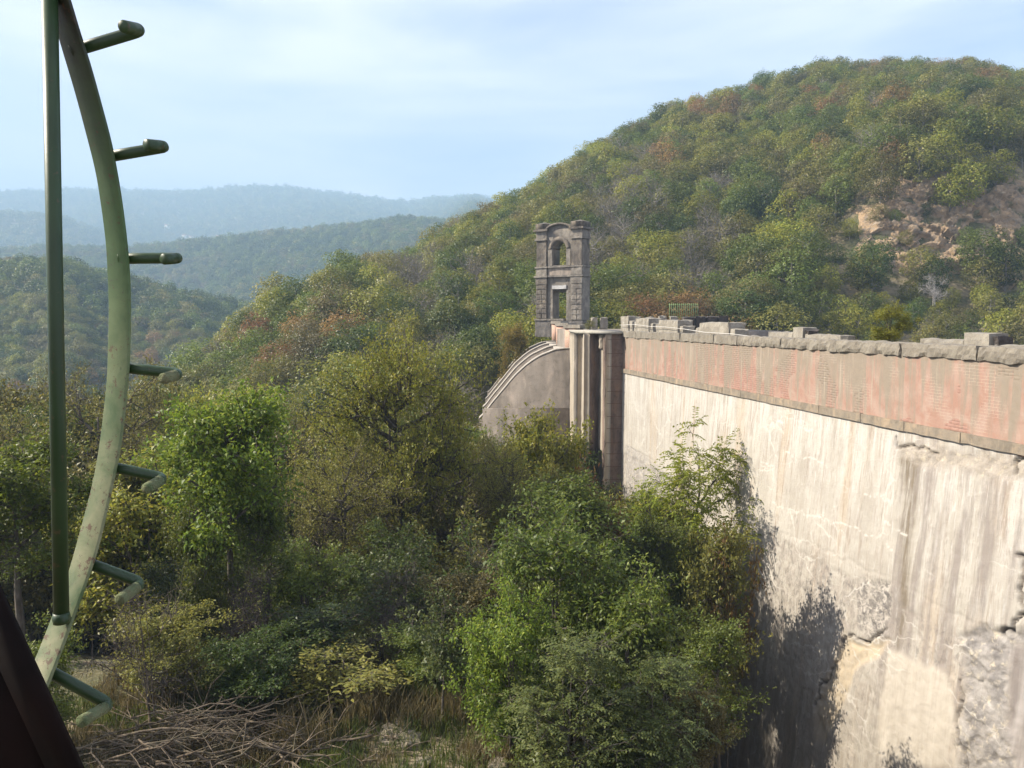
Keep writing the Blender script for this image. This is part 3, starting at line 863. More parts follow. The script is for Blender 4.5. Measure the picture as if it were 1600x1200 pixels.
# ------------------------------------------------------------------ outlet piers and ladder recess
outlet = thing('outlet_block', 'pale battered concrete piers with a ladder recess at the left end of the dam wall', 'concrete piers', (0, 0, 0))
def P2(u, Y): return ((u - 800) / F * Y, Y)
P0 = (6.4, 44.60); P1 = P2(946, 44.35); P1b = P2(937, 45.9); P2_ = P2(922, 45.5); P3 = P2(918, 47.4); P4 = P2(903, 46.9); P5 = (3.95, 53.3)
zb = -18
ztop = -.80
def panel(name, mat, a, b_, bb=None, ab=None, th=.5, hole=None, ztop=ztop, zbot=zb, res=.35, amp=.02):
    """wall panel from plan point a to b_ (top) and ab to bb (bottom), with thickness away from the camera"""
    ab = ab or a; bb = bb or b_
    a = np.array(a); b_ = np.array(b_); ab = np.array(ab); bb = np.array(bb)
    L = np.hypot(*(b_ - a)); n = max(2, int(L / res)); m = max(2, int((ztop - zbot) / res))
    I, J = np.meshgrid(np.linspace(0, 1, n + 1), np.linspace(0, 1, m + 1), indexing='ij')
    top = a[None, None] + (b_ - a) * I[..., None]; bot = ab[None, None] + (bb - ab) * I[..., None]
    XY = top + (bot - top) * (J[..., None] ** 1.3)
    Z = ztop + (zbot - ztop) * J
    dirv = (b_ - a) / L; nv = np.array([dirv[1], -dirv[0]])
    if nv[1] > 0: nv = -nv
    XY = XY + nv * (amp * 2 * (fbm(I * L / .6 + a[0] * 7, Z / .6, 3, 77) - .5))[..., None]
    V = np.concatenate([np.concatenate([XY, Z[..., None]], -1).reshape(-1, 3), np.concatenate([XY - nv * th, Z[..., None]], -1).reshape(-1, 3)])
    c = m + 1; N = (n + 1) * c
    ii = (np.arange(n)[:, None] * c + np.arange(m)[None, :])
    keep = np.ones(ii.shape, bool)
    if hole is not None:
        fi0, fi1, zh0, zh1 = hole
        Ic = (I[:-1, :-1] + I[1:, 1:]) / 2; Zc = (Z[:-1, :-1] + Z[1:, 1:]) / 2
        arch = zh1 - (np.abs((Ic - (fi0 + fi1) / 2) / ((fi1 - fi0) / 2)) ** 2) * .35
        keep = ~((Ic > fi0) & (Ic < fi1) & (Zc > zh0) & (Zc < arch))
    q = np.stack([ii, ii + c, ii + c + 1, ii + 1], -1)[keep].reshape(-1, 4)
    q = np.r_[q, (q + N)[:, ::-1]]
    # rim
    def edge(idx): return np.stack([idx[:-1], idx[1:], idx[1:] + N, idx[:-1] + N], -1)
    q = np.r_[q, edge(np.arange(n + 1) * c), edge(np.arange(n + 1) * c + m), edge(np.arange(m + 1)), edge(n * c + np.arange(m + 1))]
    me = mesh_from(name, V, [q], [mat])
    return link(name, me, outlet)
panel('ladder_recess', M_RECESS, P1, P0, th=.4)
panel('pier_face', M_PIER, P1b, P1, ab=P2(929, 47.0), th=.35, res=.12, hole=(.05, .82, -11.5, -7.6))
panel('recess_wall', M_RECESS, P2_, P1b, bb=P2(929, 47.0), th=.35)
panel('pier_face', M_PIER, P3, P2_, ab=P2(908, 48.6), th=.35, res=.12, hole=(.1, .8, -9.6, -7.3))
panel('recess_wall', M_SPILL, P4, P3, bb=P2(908, 48.6), th=.35)
panel('pier_face', M_PIER, P5, P4, th=.35)
b = MB(); b.prism([P5, (P4[0] + .1, P4[1] + .5), (P2_[0] + .2, P2_[1] + 1.9), (P1[0] + .3, P1[1] + 3.0), (6.6, 45.2), (6.6, 54)], -18, -.9); b.build('inner_core', M_SHADED, outlet)
# worn cap slabs
cap = [((P5[0] + P4[0]) / 2, 49.8, .9, 6.4), ]
b = MB()
b.prism([(P5[0] - .05, P5[1]), (P4[0] - .12, P4[1] - .12), (P2_[0] - .05, P2_[1] - .15), (P1[0] - .05, P1[1] - .15), (6.55, 44.42), (6.8, 50), (5.5, 54)], -.80, -.66)
b.build('cap_slab', M_DECK, outlet)
# broken corbels under the cap
for (u_, Y_) in ((941, 45.0), (918, 46.6)):
    p = at(u_, 530, Y_)
    block('corbel', M_PIER, outlet, p.x - .16, p.x + .16, Y_ - .15, Y_ + .5, -1.7, -.82, seed=u_, res=.12, amp=.06, chip=.05)
# ladder rungs : staples across the recess
rb = MB(); rb.tube([(0, 0, 0), (0, -.16, 0), (.01, -.18, 0), (.85, -.18, 0), (.86, -.16, 0), (.86, 0, 0)], .013, 5)
rmesh = rb.mesh('rung', [RUST])
for k, v_ in enumerate((530, 552, 572, 592, 611, 630, 650, 669, 691, 708, 728, 748)):
    o = link('rung', rmesh, outlet); z_ = tan_el(v_) * 44.4
    o.location = (P1[0] + .12, 44.38, z_)

# ------------------------------------------------------------------ spillway
spill = thing('spillway', 'curved concrete spillway chutes with dividing walls running down left of the tower', 'spillway', (0, 0, 0))
prof = [(4.08, -1.95), (3.4, -2.0), (2.8, -2.1), (2.0, -2.45), (1.3, -2.85), (.44, -3.55), (-.44, -4.6), (-1.31, -5.65), (-2.3, -6.95)]
px = np.array([p[0] for p in prof])[::-1]; pz = np.array([p[1] for p in prof])[::-1]
def curved_wall(name, mat, y0, y1, dz, x0=-2.3, x1=4.1, zlow=-19, thick_floor=None, n=40, skew=0.0, rough=.02):
    X = np.linspace(x0, x1, n)
    Z = np.interp(X, px, pz); 
    k_ = np.ones(5) / 5; Zs = np.convolve(np.pad(Z, 2, mode='edge'), k_, 'valid') + dz
    Zs = Zs + rough * (fbm(X * 2 + y0, X * 0, 3, 5) - .5) * 2
    v = []
    zl = np.full(n, zlow) if thick_floor is None else Zs - thick_floor
    A = np.c_[X, np.full(n, y0), Zs]; B = np.c_[X, np.full(n, y1), Zs]
    C = np.c_[X, np.full(n, y0), zl]; E = np.c_[X, np.full(n, y1), zl]
    V = np.r_[A, B, C, E]
    i = np.arange(n - 1)
    q = np.r_[np.stack([i, i + 1, i + 1 + n, i + n], 1), np.stack([i + 2 * n, i + 2 * n + 1, i + 1, i], 1), np.stack([i + n, i + n + 1, i + 3 * n + 1, i + 3 * n], 1), np.stack([i + 2 * n, i + 3 * n, i + 3 * n + 1, i + 2 * n + 1], 1)]
    q = np.r_[q, [[0, n, 3 * n, 2 * n], [n - 1, 3 * n - 1, 4 * n - 1, 2 * n - 1]]]
    return link(name, mesh_from(name, V, [q], [mat]), spill)
M_SPTOP = stone_mat('chute_concrete', (.44, .40, .34), (.34, .31, .265), (.19, .165, .14), .25, scale=.8)
ys = [53.0, 60.0, 66.5, 72.5]
for i, yy in enumerate(ys):
    curved_wall('dividing_wall', M_SPILL, yy, yy + 1.25, 0.0)
    curved_wall('wall_coping', M_SPTOP, yy - .03, yy + 1.28, .07, thick_floor=.065, rough=.03)
for i in range(3):
    curved_wall('chute_floor', M_SPTOP, ys[i] + 1.3, ys[i + 1] - .04, -.85, x1=4.0)
curved_wall('plinth', M_SPILL, 52.7, 52.98, -90, zlow=-19) if False else None
b = MB(); b.box(-2.0, 4.0, 52.55, 52.97, -19, -6.05); b.build('plinth', M_SPILL, spill)
b = MB(); b.box(3.2, 4.9, 53.1, 74, -19, -2.02); b.build('crest_sill', M_SPTOP, spill)

def pier_brick_mat():
    t = NT('pier_brick'); c = t.coord(); bt = t.n('ShaderNodeTexBrick')
    bt.inputs['Scale'].default_value = 1.0; bt.inputs['Brick Width'].default_value = .26; bt.inputs['Row Height'].default_value = .085; bt.inputs['Mortar Size'].default_value = .008
    bt.inputs['Color1'].default_value = (.40, .22, .16, 1); bt.inputs['Color2'].default_value = (.46, .28, .20, 1); bt.inputs['Mortar'].default_value = (.45, .38, .31, 1)
    mp_ = t.n('ShaderNodeMapping'); mp_.inputs['Rotation'].default_value = (R(90), 0, 0); t.l(c, mp_.inputs[0]); t.l(mp_.outputs[0], bt.inputs['Vector'])
    col = t.mix(t.rng(t.noise(c, 3, 4), .5, .7, 0, .6), bt.outputs['Color'], (.34, .29, .24))
    return t.finish(col, .95)
PBR = pier_brick_mat()
# brick piers on the crest of the spillway
for i, (u_, Y_, wd, vt, vb) in enumerate(((890.5, 53.4, .95, 508, 546), (875, 60.2, .8, 505, 537), (866, 66.6, .6, 502, 530))):
    root = thing('brick_pier', ('red brick pier with grey stone cap nearest the dam wall on the spillway crest',
                                'red brick pier between two others on the spillway crest',
                                'narrow red brick pier on the spillway crest beside the ruined tower')[i], 'pier', (tx(u_) * Y_ , Y_, tan_el(vb) * Y_), R(-42), 'brick piers on the spillway crest')
    H = (tan_el(vt) - tan_el(vb)) * Y_
    b = MB(); b.box(-wd / 2, wd / 2, 0, .9, -.1, H - .22)
    b.build('brick_shaft', PBR, root)
    block('stone_core', M_SHADED, root, wd / 2 + .01, wd / 2 + .28, .05, .95, -.1, H - .3, seed=i + 3, res=.15, amp=.06, chip=.05)
    block('cap_stone', M_COPE, root, -wd / 2 - .08, wd / 2 + .42, -.1, 1.05, H - .21, H + .02, seed=i, res=.18, amp=.02, chip=.02)

# ------------------------------------------------------------------ ruined tower
TW = 5.3
tower = thing('ruined_tower', 'tall ruined stone tower with an arched opening above a doorway beyond the dam', 'tower', (2.30, 73.6, -1.6), math.atan2(-.57, .82))
zt0 = 1.6
tower.scale = (.94, .94, 1.0)
def tb(name, x0, x1, y0, y1, z0, z1, mat=M_TOWER, seed=None, amp=.02, chip=.02, res=.3):
    return block(name, mat, tower, x0, x1, y0, y1, z0 + zt0, z1 + zt0, seed=seed if seed is not None else x0 * 3 + z0, res=res, amp=amp, chip=chip)
DP = 1.5   # depth of the portal walls
# base
tb('base', -.10, 1.75, -.1, DP + .1, -1.6, -.06, M_RUBBLE, amp=.04)
tb('base', 1.77, TW + .10, -.1, DP + .1, -1.6, -.06, M_RUBBLE, amp=.04, seed=4)
tb('base_cornice', -.16, 3.3, -.2, DP, -.05, .12, M_TOWERL)
# lower storey
def blocks(x0, x1, z0, z1, rows_, mat):
    bw = (x1 - x0) / 2; rh = (z1 - z0) / rows_
    for r_ in range(rows_):
        cuts = (x0, x0 + bw, x1) if r_ % 2 else (x0, x1) if rows_ > 6 and r_ % 4 == 2 else (x0, x0 + bw * 1.06, x1)
        for a_, b_ in zip(cuts[:-1], cuts[1:]):
            tb('stone_block', a_ + .018, b_ - .018, -.10, .25, z0 + r_ * rh + .018, z0 + (r_ + 1) * rh - .018, mat, seed=r_ + a_, amp=.025, chip=.025, res=.2)
tb('pier', 0, 1.26, .0, DP, .13, 3.95, M_TOWER)
tb('pier', 4.05, TW, .0, DP, -.05, 3.95, M_TOWERL)
blocks(0, 1.26, .15, 3.3, 7, M_TOWER)
blocks(4.05, TW, .0, 3.3, 7, M_TOWERL)
tb('pilaster_head', -.04, 1.30, -.14, DP + .04, 3.32, 3.94, M_TOWER)
tb('pilaster_head', 4.02, TW + .03, -.14, DP + .04, 3.32, 3.94, M_TOWERL)
tb('jamb', 1.28, 1.86, .12, DP - .1, .13, 3.94, M_TOWERL)
tb('jamb', 3.42, 4.03, .12, DP - .1, -.05, 3.94, M_TOWERL)
tb('lintel', 1.80, 3.46, .02, .5, 2.86, 3.2, stone_mat('pale_lintel', (.55, .54, .52), (.46, .45, .43), (.3, .29, .28), .2), seed=8)
tb('transom_panel', 1.88, 3.40, .14, DP - .1, 3.21, 3.94, M_TOWERL)
tb('back_lintel', 1.88, 3.40, .6, DP - .1, 2.6, 3.19, M_TOWER)
# middle band
tb('cornice', -.16, 1.42, -.26, DP + .12, 3.96, 4.12, M_TOWERL)
tb('cornice', 1.44, TW + .12, -.20, DP + .12, 3.96, 4.12, M_TOWERL, seed=2)
tb('pedestal', 0, 1.28, -.12, DP, 4.13, 4.82, M_TOWERL)
tb('apron', 1.30, 3.98, .04, DP - .1, 4.13, 4.82, stone_mat('ochre_apron', (.40, .33, .26), (.28, .24, .2), (.12, .10, .09), .5))
tb('pedestal', 4.0, TW, -.1, DP, 4.13, 4.82, M_TOWERL, seed=5)
tb('sill', -.1, 1.38, -.22, DP + .08, 4.83, 4.98, M_TOWERL)
tb('sill', 1.40, TW + .08, -.16, DP + .08, 4.83, 4.98, M_TOWERL, seed=3)
# upper storey
tb('pilaster', .06, 1.22, -.1, DP, 4.99, 7.38, M_TOWER, amp=.045)
tb('pilaster', 4.08, TW - .06, -.1, DP, 4.99, 7.38, M_TOWER)
tb('capital', -.06, 1.34, -.24, DP + .1, 7.39, 7.58, M_TOWERL)
tb('capital', 4.0, TW + .06, -.22, DP + .1, 7.39, 7.58, M_TOWERL, seed=6)
tb('entablature', 0, 1.26, -.1, DP, 7.59, 8.22, M_TOWERL)
tb('entablature', 4.05, TW, -.1, DP, 7.59, 8.22, M_TOWERL, seed=7)
tb('top_cornice', -.2, 1.46, -.34, DP + .2, 8.23, 8.42, M_TOWER)
tb('top_cornice', 3.9, TW + .22, -.34, DP + .2, 8.23, 8.42, M_TOWER, seed=9)
def pyramid(x0, x1, y0, y1, z0, z1, z2):
    b = MB(); v = [(x0, y0, z0), (x1, y0, z0), (x1, y1, z0), (x0, y1, z0), (x0, y0, z1), (x1, y0, z1), (x1, y1, z1), (x0, y1, z1)]
    b.add(v, [(0, 1, 5, 4), (1, 2, 6, 5), (2, 3, 7, 6), (3, 0, 4, 7), (3, 2, 1, 0)])
    b.add([(x0, y0, z1), (x1, y0, z1), (x1, y1, z1), (x0, y1, z1), ((x0 + x1) / 2, (y0 + y1) / 2, z2)], [(0, 1, 4), (1, 2, 4), (2, 3, 4), (3, 0, 4)])
    return b
for (xa, xb) in ((-.02, 1.28), (4.03, TW + .04)):
    pyramid(xa, xb, -.14, DP, 8.43 + zt0, 8.93 + zt0, 9.14 + zt0).build('finial_block', M_TOWER, tower)
# arched panel with curved gable: grid with a hole, extruded
def arch_panel(name, x0, x1, z0, ztopf, hx0, hx1, hz0, hspring, hrise, y0, y1, mat):
    n = 36; xs = np.unique(np.r_[np.linspace(x0, x1, n), hx0, hx1])
    b = MB()
    for a_, c_ in zip(xs[:-1], xs[1:]):
        xm = (a_ + c_) / 2
        def quadcol(za0, za1, zc0, zc1):
            v = [(a_, y0, za0), (c_, y0, zc0), (c_, y0, zc1), (a_, y0, za1), (a_, y1, za0), (c_, y1, zc0), (c_, y1, zc1), (a_, y1, za1)]
            b.add(v, [(0, 1, 2, 3), (7, 6, 5, 4), (3, 2, 6, 7), (1, 0, 4, 5), (0, 3, 7, 4), (2, 1, 5, 6)])
        if hx0 <= xm <= hx1:
            hz = lambda x: hspring + hrise * math.sqrt(max(0, 1 - ((x - (hx0 + hx1) / 2) / ((hx1 - hx0) / 2)) ** 2))
            if hz0 > z0 + .01: quadcol(z0, hz0, z0, hz0)
            quadcol(hz(a_), ztopf(a_), hz(c_), ztopf(c_))
        else:
            quadcol(z0, ztopf(a_), z0, ztopf(c_))
    o = b.build(name, mat, tower); return o
gab = lambda x: zt0 + 8.15 + .62 * math.sqrt(max(0, 1 - ((x - 2.64) / 1.45) ** 2))
arch_panel('arched_wall', 1.24, 4.04, 4.99 + zt0, gab, 1.88, 3.42, 5.05 + zt0, 6.55 + zt0, .68, .06, DP - .1, M_TOWERL)
# gable moulding and archivolt as curved strips
def arc_strip(name, cx, rx, cz, rz, w_, y0, y1, a0, a1, mat, n=22):
    b = MB(); A = np.linspace(a0, a1, n); pts = []
    for a_ in A:
        ci, si = math.cos(a_), math.sin(a_)
        pts.append([(cx + rx * ci, y0, cz + rz * si), (cx + (rx + w_) * ci, y0, cz + (rz + w_) * si), (cx + (rx + w_) * ci, y1, cz + (rz + w_) * si), (cx + rx * ci, y1, cz + rz * si)])
    V = np.array(pts).reshape(-1, 3); q = []
    for i in range(n - 1):
        for k in range(4):
            q.append((i * 4 + k, i * 4 + (k + 1) % 4, (i + 1) * 4 + (k + 1) % 4, (i + 1) * 4 + k))
    q += [(0, 3, 2, 1), ((n - 1) * 4, (n - 1) * 4 + 1, (n - 1) * 4 + 2, (n - 1) * 4 + 3)]
    return link(name, mesh_from(name, V, [np.array(q)], [mat]), tower)
arc_strip('gable_moulding', 2.64, 1.42, 8.15 + zt0, .6, .17, -.2, DP, 0.05, math.pi - .05, M_TOWER)
arc_strip('archivolt', 2.65, .80, 6.55 + zt0, .70, .42, -.02, .2, 0.0, math.pi, M_TOWER)
tb('impost', 1.36, 1.86, -.02, .4, 4.99, 6.5, M_TOWERL, seed=11)
tb('impost', 3.44, 3.96, -.02, .4, 4.99, 6.5, M_TOWERL, seed=12)

# ------------------------------------------------------------------ green railing beyond the walkway
GREENP = NT('pale_green_paint').finish((.20, .30, .12), .5)
rail = thing('green_railing', 'pale green metal railing on the far edge of the dam walkway', 'railing', (0, 0, 0))
Yr = 58.0
p0 = at(1046, 494, Yr); p1 = at(1090, 494, Yr)
zt_, zb_ = tan_el(474) * Yr, tan_el(498) * Yr
bar = MB(); bar.tube([(0, 0, 0), (0, 0, zt_ - zb_)], .022, 5); bm_ = bar.mesh('bar', [GREENP])
for k in range(15):
    o = link('bar', bm_, rail); o.location = (p0.x + (p1.x - p0.x) * k / 14, Yr, zb_)
for z_ in (zb_ + .12, zt_ - .1):
    b = MB(); b.box(p0.x - .05, p1.x + .05, Yr - .012, Yr + .012, z_ - .012, z_ + .012); b.build('rail', GREENP, rail)

# ------------------------------------------------------------------ rock outcrops on the hill
def rock_mat():
    t = NT('ochre_rock'); c = t.coord()
    n1 = t.noise(c, .35, 6, .65, .5); n2 = t.noise(c, 1.4, 6, .7, .4); n3 = t.noise(c, .9, 5, .6, .3, mscale=(1, 1, 2.2))
    col = t.mix(t.rng(n1, .4, .6), (.32, .235, .15), (.42, .29, .17))
    col = t.mix(t.rng(n2, .48, .66, 0, .8), col, (.15, .13, .11))
    col = t.mix(t.rng(n3, .58, .7, 0, .8), col, (.40, .34, .27))
    col = t.mix(t.rng(t.noise(c, .6, 4), .56, .68, 0, .8), col, (.09, .10, .04))
    return t.finish(col, .95, t.bump(n2, 1.0, .5))
ROCK = rock_mat()
def outcrop(name, label, u0, u1, Y0, Y1, seed, amp=1.6, n=200, m=120, gaps=.0):
    """bare rock in the hillside: follows the slope, broken into ledges, sinks into the ground at its ragged edge"""
    I, J = np.meshgrid(np.linspace(0, 1, n), np.linspace(0, 1, m), indexing='ij')
    Y = Y0 + (Y1 - Y0) * J; X = tx(1) * 0 + ((u0 + (u1 - u0) * I) - 800) / F * Y
    Z = ground(X, Y)
    edge = np.minimum(np.minimum(I, 1 - I) * 4, np.minimum(J, 1 - J) * 3.5) + .9 * (fbm(I * 5, J * 4, 4, seed) - .5)
    edge = np.clip(edge, -1, 1)
    r_ = fbm(X / 4.5, Z / 3.5, 5, seed + 1) - .5
    blk = fbm(X / 3 + 5, Z / 1.5, 3, seed + 4); blk = np.floor(blk * 9) / 9 + .12 * (blk * 9 % 1) / 9
    led = np.abs(fbm(X / 7 + Z / 9, Z / 4, 4, seed + 2) - .5) * 2
    fc = cell_h(X / 2.6 + r_ * 1.2, Z / 1.5 + r_, seed + 31) * .6 + cell_h(X / 1.1 + r_, Z / .7, seed + 37) * .25
    out = .35 + amp * (fc * 1.5 - .8) + .55 * amp * (r_ * 1.2 + led * .9 + blk * 2.2 - .9 + .35 * (fbm(X / .9, Z / .6, 3, seed + 9) - .5))
    out = np.where(edge > 0, out * np.clip(edge * 2.5, 0, 1) + .05, edge * 4)
    Y2 = Y - out * .9; Z2 = Z + out * .45
    ii = (np.arange(n - 1)[:, None] * m + np.arange(m - 1)[None, :])
    q = np.stack([ii, ii + m, ii + m + 1, ii + 1], -1).reshape(-1, 4)
    V = np.stack([X, Y2, Z2], -1).reshape(-1, 3); c0 = V.mean(0)
    o = link(name, mesh_from(name, V - c0, [q], [ROCK])); o.location = c0
    return tag(o, label, 'rock')
outcrop('rock_outcrop', 'broad ochre rock face laid bare on the wooded hillside at the right', 1322, 1592, 100.5, 113.2, 3)
outcrop('rock_outcrop', 'small pale rock face at the right edge below the broad ochre one', 1570, 1640, 92, 100, 13, 1.2, 50, 40)
outcrop('rock_outcrop', 'small pale rock patch among grey trees on the slope left of the tower', 636, 680, 84, 94, 23, 1.0, 50, 40)

# ------------------------------------------------------------------ trees
def unit(v): return v / (np.linalg.norm(v, axis=-1, keepdims=True) + 1e-9)

def leaf_quads(P, Dv, N, L, Wd, fold=.25):
    """rhombic leaves: base, side, tip, side"""
    Sd = unit(np.cross(Dv, N))
    N2 = unit(np.cross(Sd, Dv))
    L = np.broadcast_to(L, (len(P),))[:, None]; Wd = np.broadcast_to(Wd, (len(P),))[:, None]
    a = P; c = P + Dv * L - N2 * L * .12
    b = P + Dv * L * .45 + Sd * Wd * .5 + N2 * Wd * fold; d = P + Dv * L * .45 - Sd * Wd * .5 + N2 * Wd * fold
    V = np.stack([a, b, c, d], 1).reshape(-1, 3)
    return V, np.arange(len(P) * 4).reshape(-1, 4)

def near_tree(seed, H, cr, z0, n_limb=10, n_sub=7, n_twig=5, n_leaf=14, ll=.13, lw=.06, trunk_r=.14, stems=1, compound=False, droop=.2, top_flat=1.0, openness=.0, twig_len=.6, lean=(0, 0), low_limb=None):
    rg = np.random.default_rng(seed)
    wood = MB(); LP = []; LD = []; LN = []; LS = []
    zc = (z0 + H) / 2; hz = (H - z0) / 2
    def wob(n, a): return np.cumsum(rg.normal(0, a, (n, 3)), axis=0)
    for st in range(stems):
        n = 9
        off = np.array([rg.uniform(-.25, .25), rg.uniform(-.25, .25), 0]) * (stems > 1)
        tt = np.linspace(0, 1, n)[:, None]
        top = np.array([lean[0] + rg.uniform(-.3, .3) * (stems > 1) * cr, lean[1] + rg.uniform(-.3, .3) * (stems > 1) * cr, H * .86])
        trunk = off + (top - off) * tt + np.r_[np.zeros((1, 3)), wob(n - 1, .05 * H / 8)] * np.array([1, 1, .2])
        tr = trunk_r * (1 - .85 * tt[:, 0]) / math.sqrt(stems)
        tr[0] *= 1.35
        wood.tube(trunk, tr, 7)
        nl = n_limb // stems
        limbs = []
        for i in range(nl):
            th = 2 * math.pi * (i * .382 + rg.uniform(-.06, .06)) + st
            ph = rg.uniform(-.75, 1.0)
            rr = math.sqrt(max(.05, 1 - ph * ph * .9)) * rg.uniform(.45, .86)
            end = np.array([math.cos(th) * rr * cr + lean[0] * .8, math.sin(th) * rr * cr + lean[1] * .8, zc + hz * ph * .82])
            limbs.append(end)
        if low_limb is not None and st == 0: limbs.append(np.array(low_limb, float))
        for li, end in enumerate(limbs):
            hs = np.clip(end[2] - rg.uniform(.25, .6) * np.hypot(end[0], end[1]) - .3, z0 * .45, H * .8)
            if low_limb is not None and li == len(limbs) - 1: hs = end[2] - .3
            k = hs / (H * .86) * (n - 1); k0 = int(min(k, n - 2)); base = trunk[k0] + (trunk[k0 + 1] - trunk[k0]) * (k - k0)
            m = 7; s_ = np.linspace(0, 1, m)[:, None]
            mid = (base + end) / 2 + np.array([0, 0, -.12 * np.linalg.norm(end - base)]) + rg.normal(0, .12, 3)
            limb = (1 - s_) ** 2 * base + 2 * s_ * (1 - s_) * mid + s_ ** 2 * end
            limb[1:] += wob(m - 1, .04)
            lr = trunk_r * .42 / math.sqrt(stems) * (1 - .8 * s_[:, 0])
            wood.tube(limb, lr, 5)
            ns = n_sub if not (low_limb is not None and li == len(limbs) - 1) else n_sub * 2
            for j in range(ns):
                q_ = rg.uniform(.3, 1.0) * (m - 1); a = int(min(q_, m - 2)); sb = limb[a] + (limb[a + 1] - limb[a]) * (q_ - a)
                se = sb + unit(rg.normal(0, 1, 3) * np.array([1, 1, .6]) + unit(sb - base) * .7 + np.array([0, 0, .35])) * cr * rg.uniform(.22, .45)
                s2 = np.linspace(0, 1, 4)[:, None]
                sub = sb + (se - sb) * s2; sub[1:3] += rg.normal(0, .05, (2, 3))
                wood.tube(sub, np.array([.022, .016, .011, .006]) * max(.6, trunk_r / .14), 4, False)
                for t_ in range(n_twig):
                    q2 = rg.uniform(.25, 1) * 3; a2 = int(min(q2, 2)); tb_ = sub[a2] + (sub[a2 + 1] - sub[a2]) * (q2 - a2)
                    dr = unit(rg.normal(0, 1, 3) + unit(se - sb) * .8 + np.array([0, 0, .25 - droop]))
                    te = tb_ + dr * twig_len * rg.uniform(.6, 1.2)
                    tm = (tb_ + te) / 2 + rg.normal(0, .03, 3)
                    wood.tube([tb_, tm, te], [.006, .005, .003], 3, False)
                    if rg.uniform() < openness: continue
                    if compound:
                        for c_ in range(n_leaf):
                            bp = tb_ + (te - tb_) * rg.uniform(.5, 1.0)
                            rd = unit(rg.normal(0, 1, 3) * np.array([1, 1, .35]) + dr * .4)
                            RL = ll * 4.2 * rg.uniform(.8, 1.2)
                            sd = unit(np.cross(rd, [0, 0, 1]) + 1e-6)
                            for kk in np.linspace(.2, 1, 6):
                                pp = bp + rd * RL * kk + np.array([0, 0, -.28 * RL * kk * kk])
                                for sg in (-1, 1):
                                    LP.append(pp); LD.append(unit(sd * sg + rd * .55 + np.array([0, 0, -.25]) + rg.normal(0, .12, 3))); LN.append(unit(np.array([0, 0, 1.]) + rg.normal(0, .25, 3))); LS.append(rg.uniform(.75, 1.15))
                    else:
                        f = rg.uniform(.1, 1.05, n_leaf)[:, None]
                        P = tb_ + (te - tb_) * f + rg.normal(0, .035 + ll * .35, (n_leaf, 3))
                        LP.extend(P); LD.extend(unit(rg.normal(0, 1, (n_leaf, 3)) + dr * .6 + np.array([0, 0, -droop])))
                        LN.extend(unit(np.array([0, 0, 1.]) + rg.normal(0, .55, (n_leaf, 3)))); LS.extend(rg.uniform(.65, 1.25, n_leaf))
    LP = np.array(LP); LD = np.array(LD); LN = np.array(LN); LS = np.array(LS)
    V, q = leaf_quads(LP, LD, LN, ll * LS, lw * LS)
    return wood.mesh('trunk', [BARK], True), mesh_from('crown', V, [q], [LM['green']])

print('near trees')
NT_ = {}
def reg(key, H, **kw):
    NT_[key] = (near_tree(H=H, **kw), H, kw['cr'])
reg('broad', 8.0, seed=1, cr=2.3, z0=1.5, n_limb=18, n_sub=8, n_twig=6, n_leaf=15, ll=.15, lw=.075)
reg('broad2', 8.0, seed=2, cr=2.0, z0=1.6, n_limb=14, n_sub=8, n_twig=6, n_leaf=15, ll=.14, lw=.07, stems=2)
reg('fine', 9.0, seed=3, cr=3.4, z0=3.4, n_limb=20, n_sub=9, n_twig=7, n_leaf=17, ll=.085, lw=.04, trunk_r=.17, twig_len=.75, openness=.1, droop=.1)
reg('elm', 9.0, seed=4, cr=4.2, z0=3.6, n_limb=26, n_sub=9, n_twig=8, n_leaf=21, ll=.10, lw=.048, trunk_r=.22, twig_len=.8, openness=.05, stems=1, low_limb=(-4.2, .3, 4.6))
reg('ailanthus', 9.0, seed=5, cr=2.3, z0=4.2, n_limb=13, n_sub=5, n_twig=4, n_leaf=3, ll=.15, lw=.058, trunk_r=.10, compound=True, twig_len=.45)
reg('bush', 4.5, seed=6, cr=1.9, z0=.3, n_limb=18, n_sub=8, n_twig=6, n_leaf=16, ll=.115, lw=.055, trunk_r=.10, stems=3, twig_len=.45)
reg('bush2', 4.5, seed=7, cr=1.7, z0=.2, n_limb=16, n_sub=7, n_twig=4, n_leaf=2, ll=.10, lw=.05, trunk_r=.09, stems=4, twig_len=.4, compound=True)
reg('young', 4.0, seed=8, cr=1.1, z0=1.2, n_limb=9, n_sub=6, n_twig=4, n_leaf=12, ll=.12, lw=.055, trunk_r=.045, twig_len=.4)
reg('bare', 3.5, seed=9, cr=1.6, z0=.6, n_limb=12, n_sub=7, n_twig=6, n_leaf=3, ll=.09, lw=.045, trunk_r=.05, stems=4, openness=.8, twig_len=.6)

tree_rnd = random.Random(11)
def plant(key, mat, x, y, ztop, width, label, cat='tree', name=None, group=None, rot=None, zbase=None, bark=BARK, sink=.15):
    (wm, cm), H0, cr0 = NT_[key]
    zb_ = float(ground(x, y)) - sink if zbase is None else zbase
    root = thing(name or ('shrub' if cat == 'shrub' else 'broadleaf_tree'), label, cat, (x, y, zb_), tree_rnd.uniform(0, 6.28) if rot is None else rot, group)
    sz = (ztop - zb_) / H0; sx = width / 2 / cr0
    root.scale = (sx, sx, sz)
    for nm, mm, ma in (('trunk', wm, bark), ('crown', cm, LM[mat])):
        o = link(nm, mm, root)
        o.material_slots[0].link = 'OBJECT'; o.material_slots[0].material = ma
    return root
def pt(u, vtop, Y, wpx, key, mat, label, **k):
    return plant(key, mat, tx(u) * Y, Y, tan_el(vtop) * Y, wpx / F * Y, label, **k)

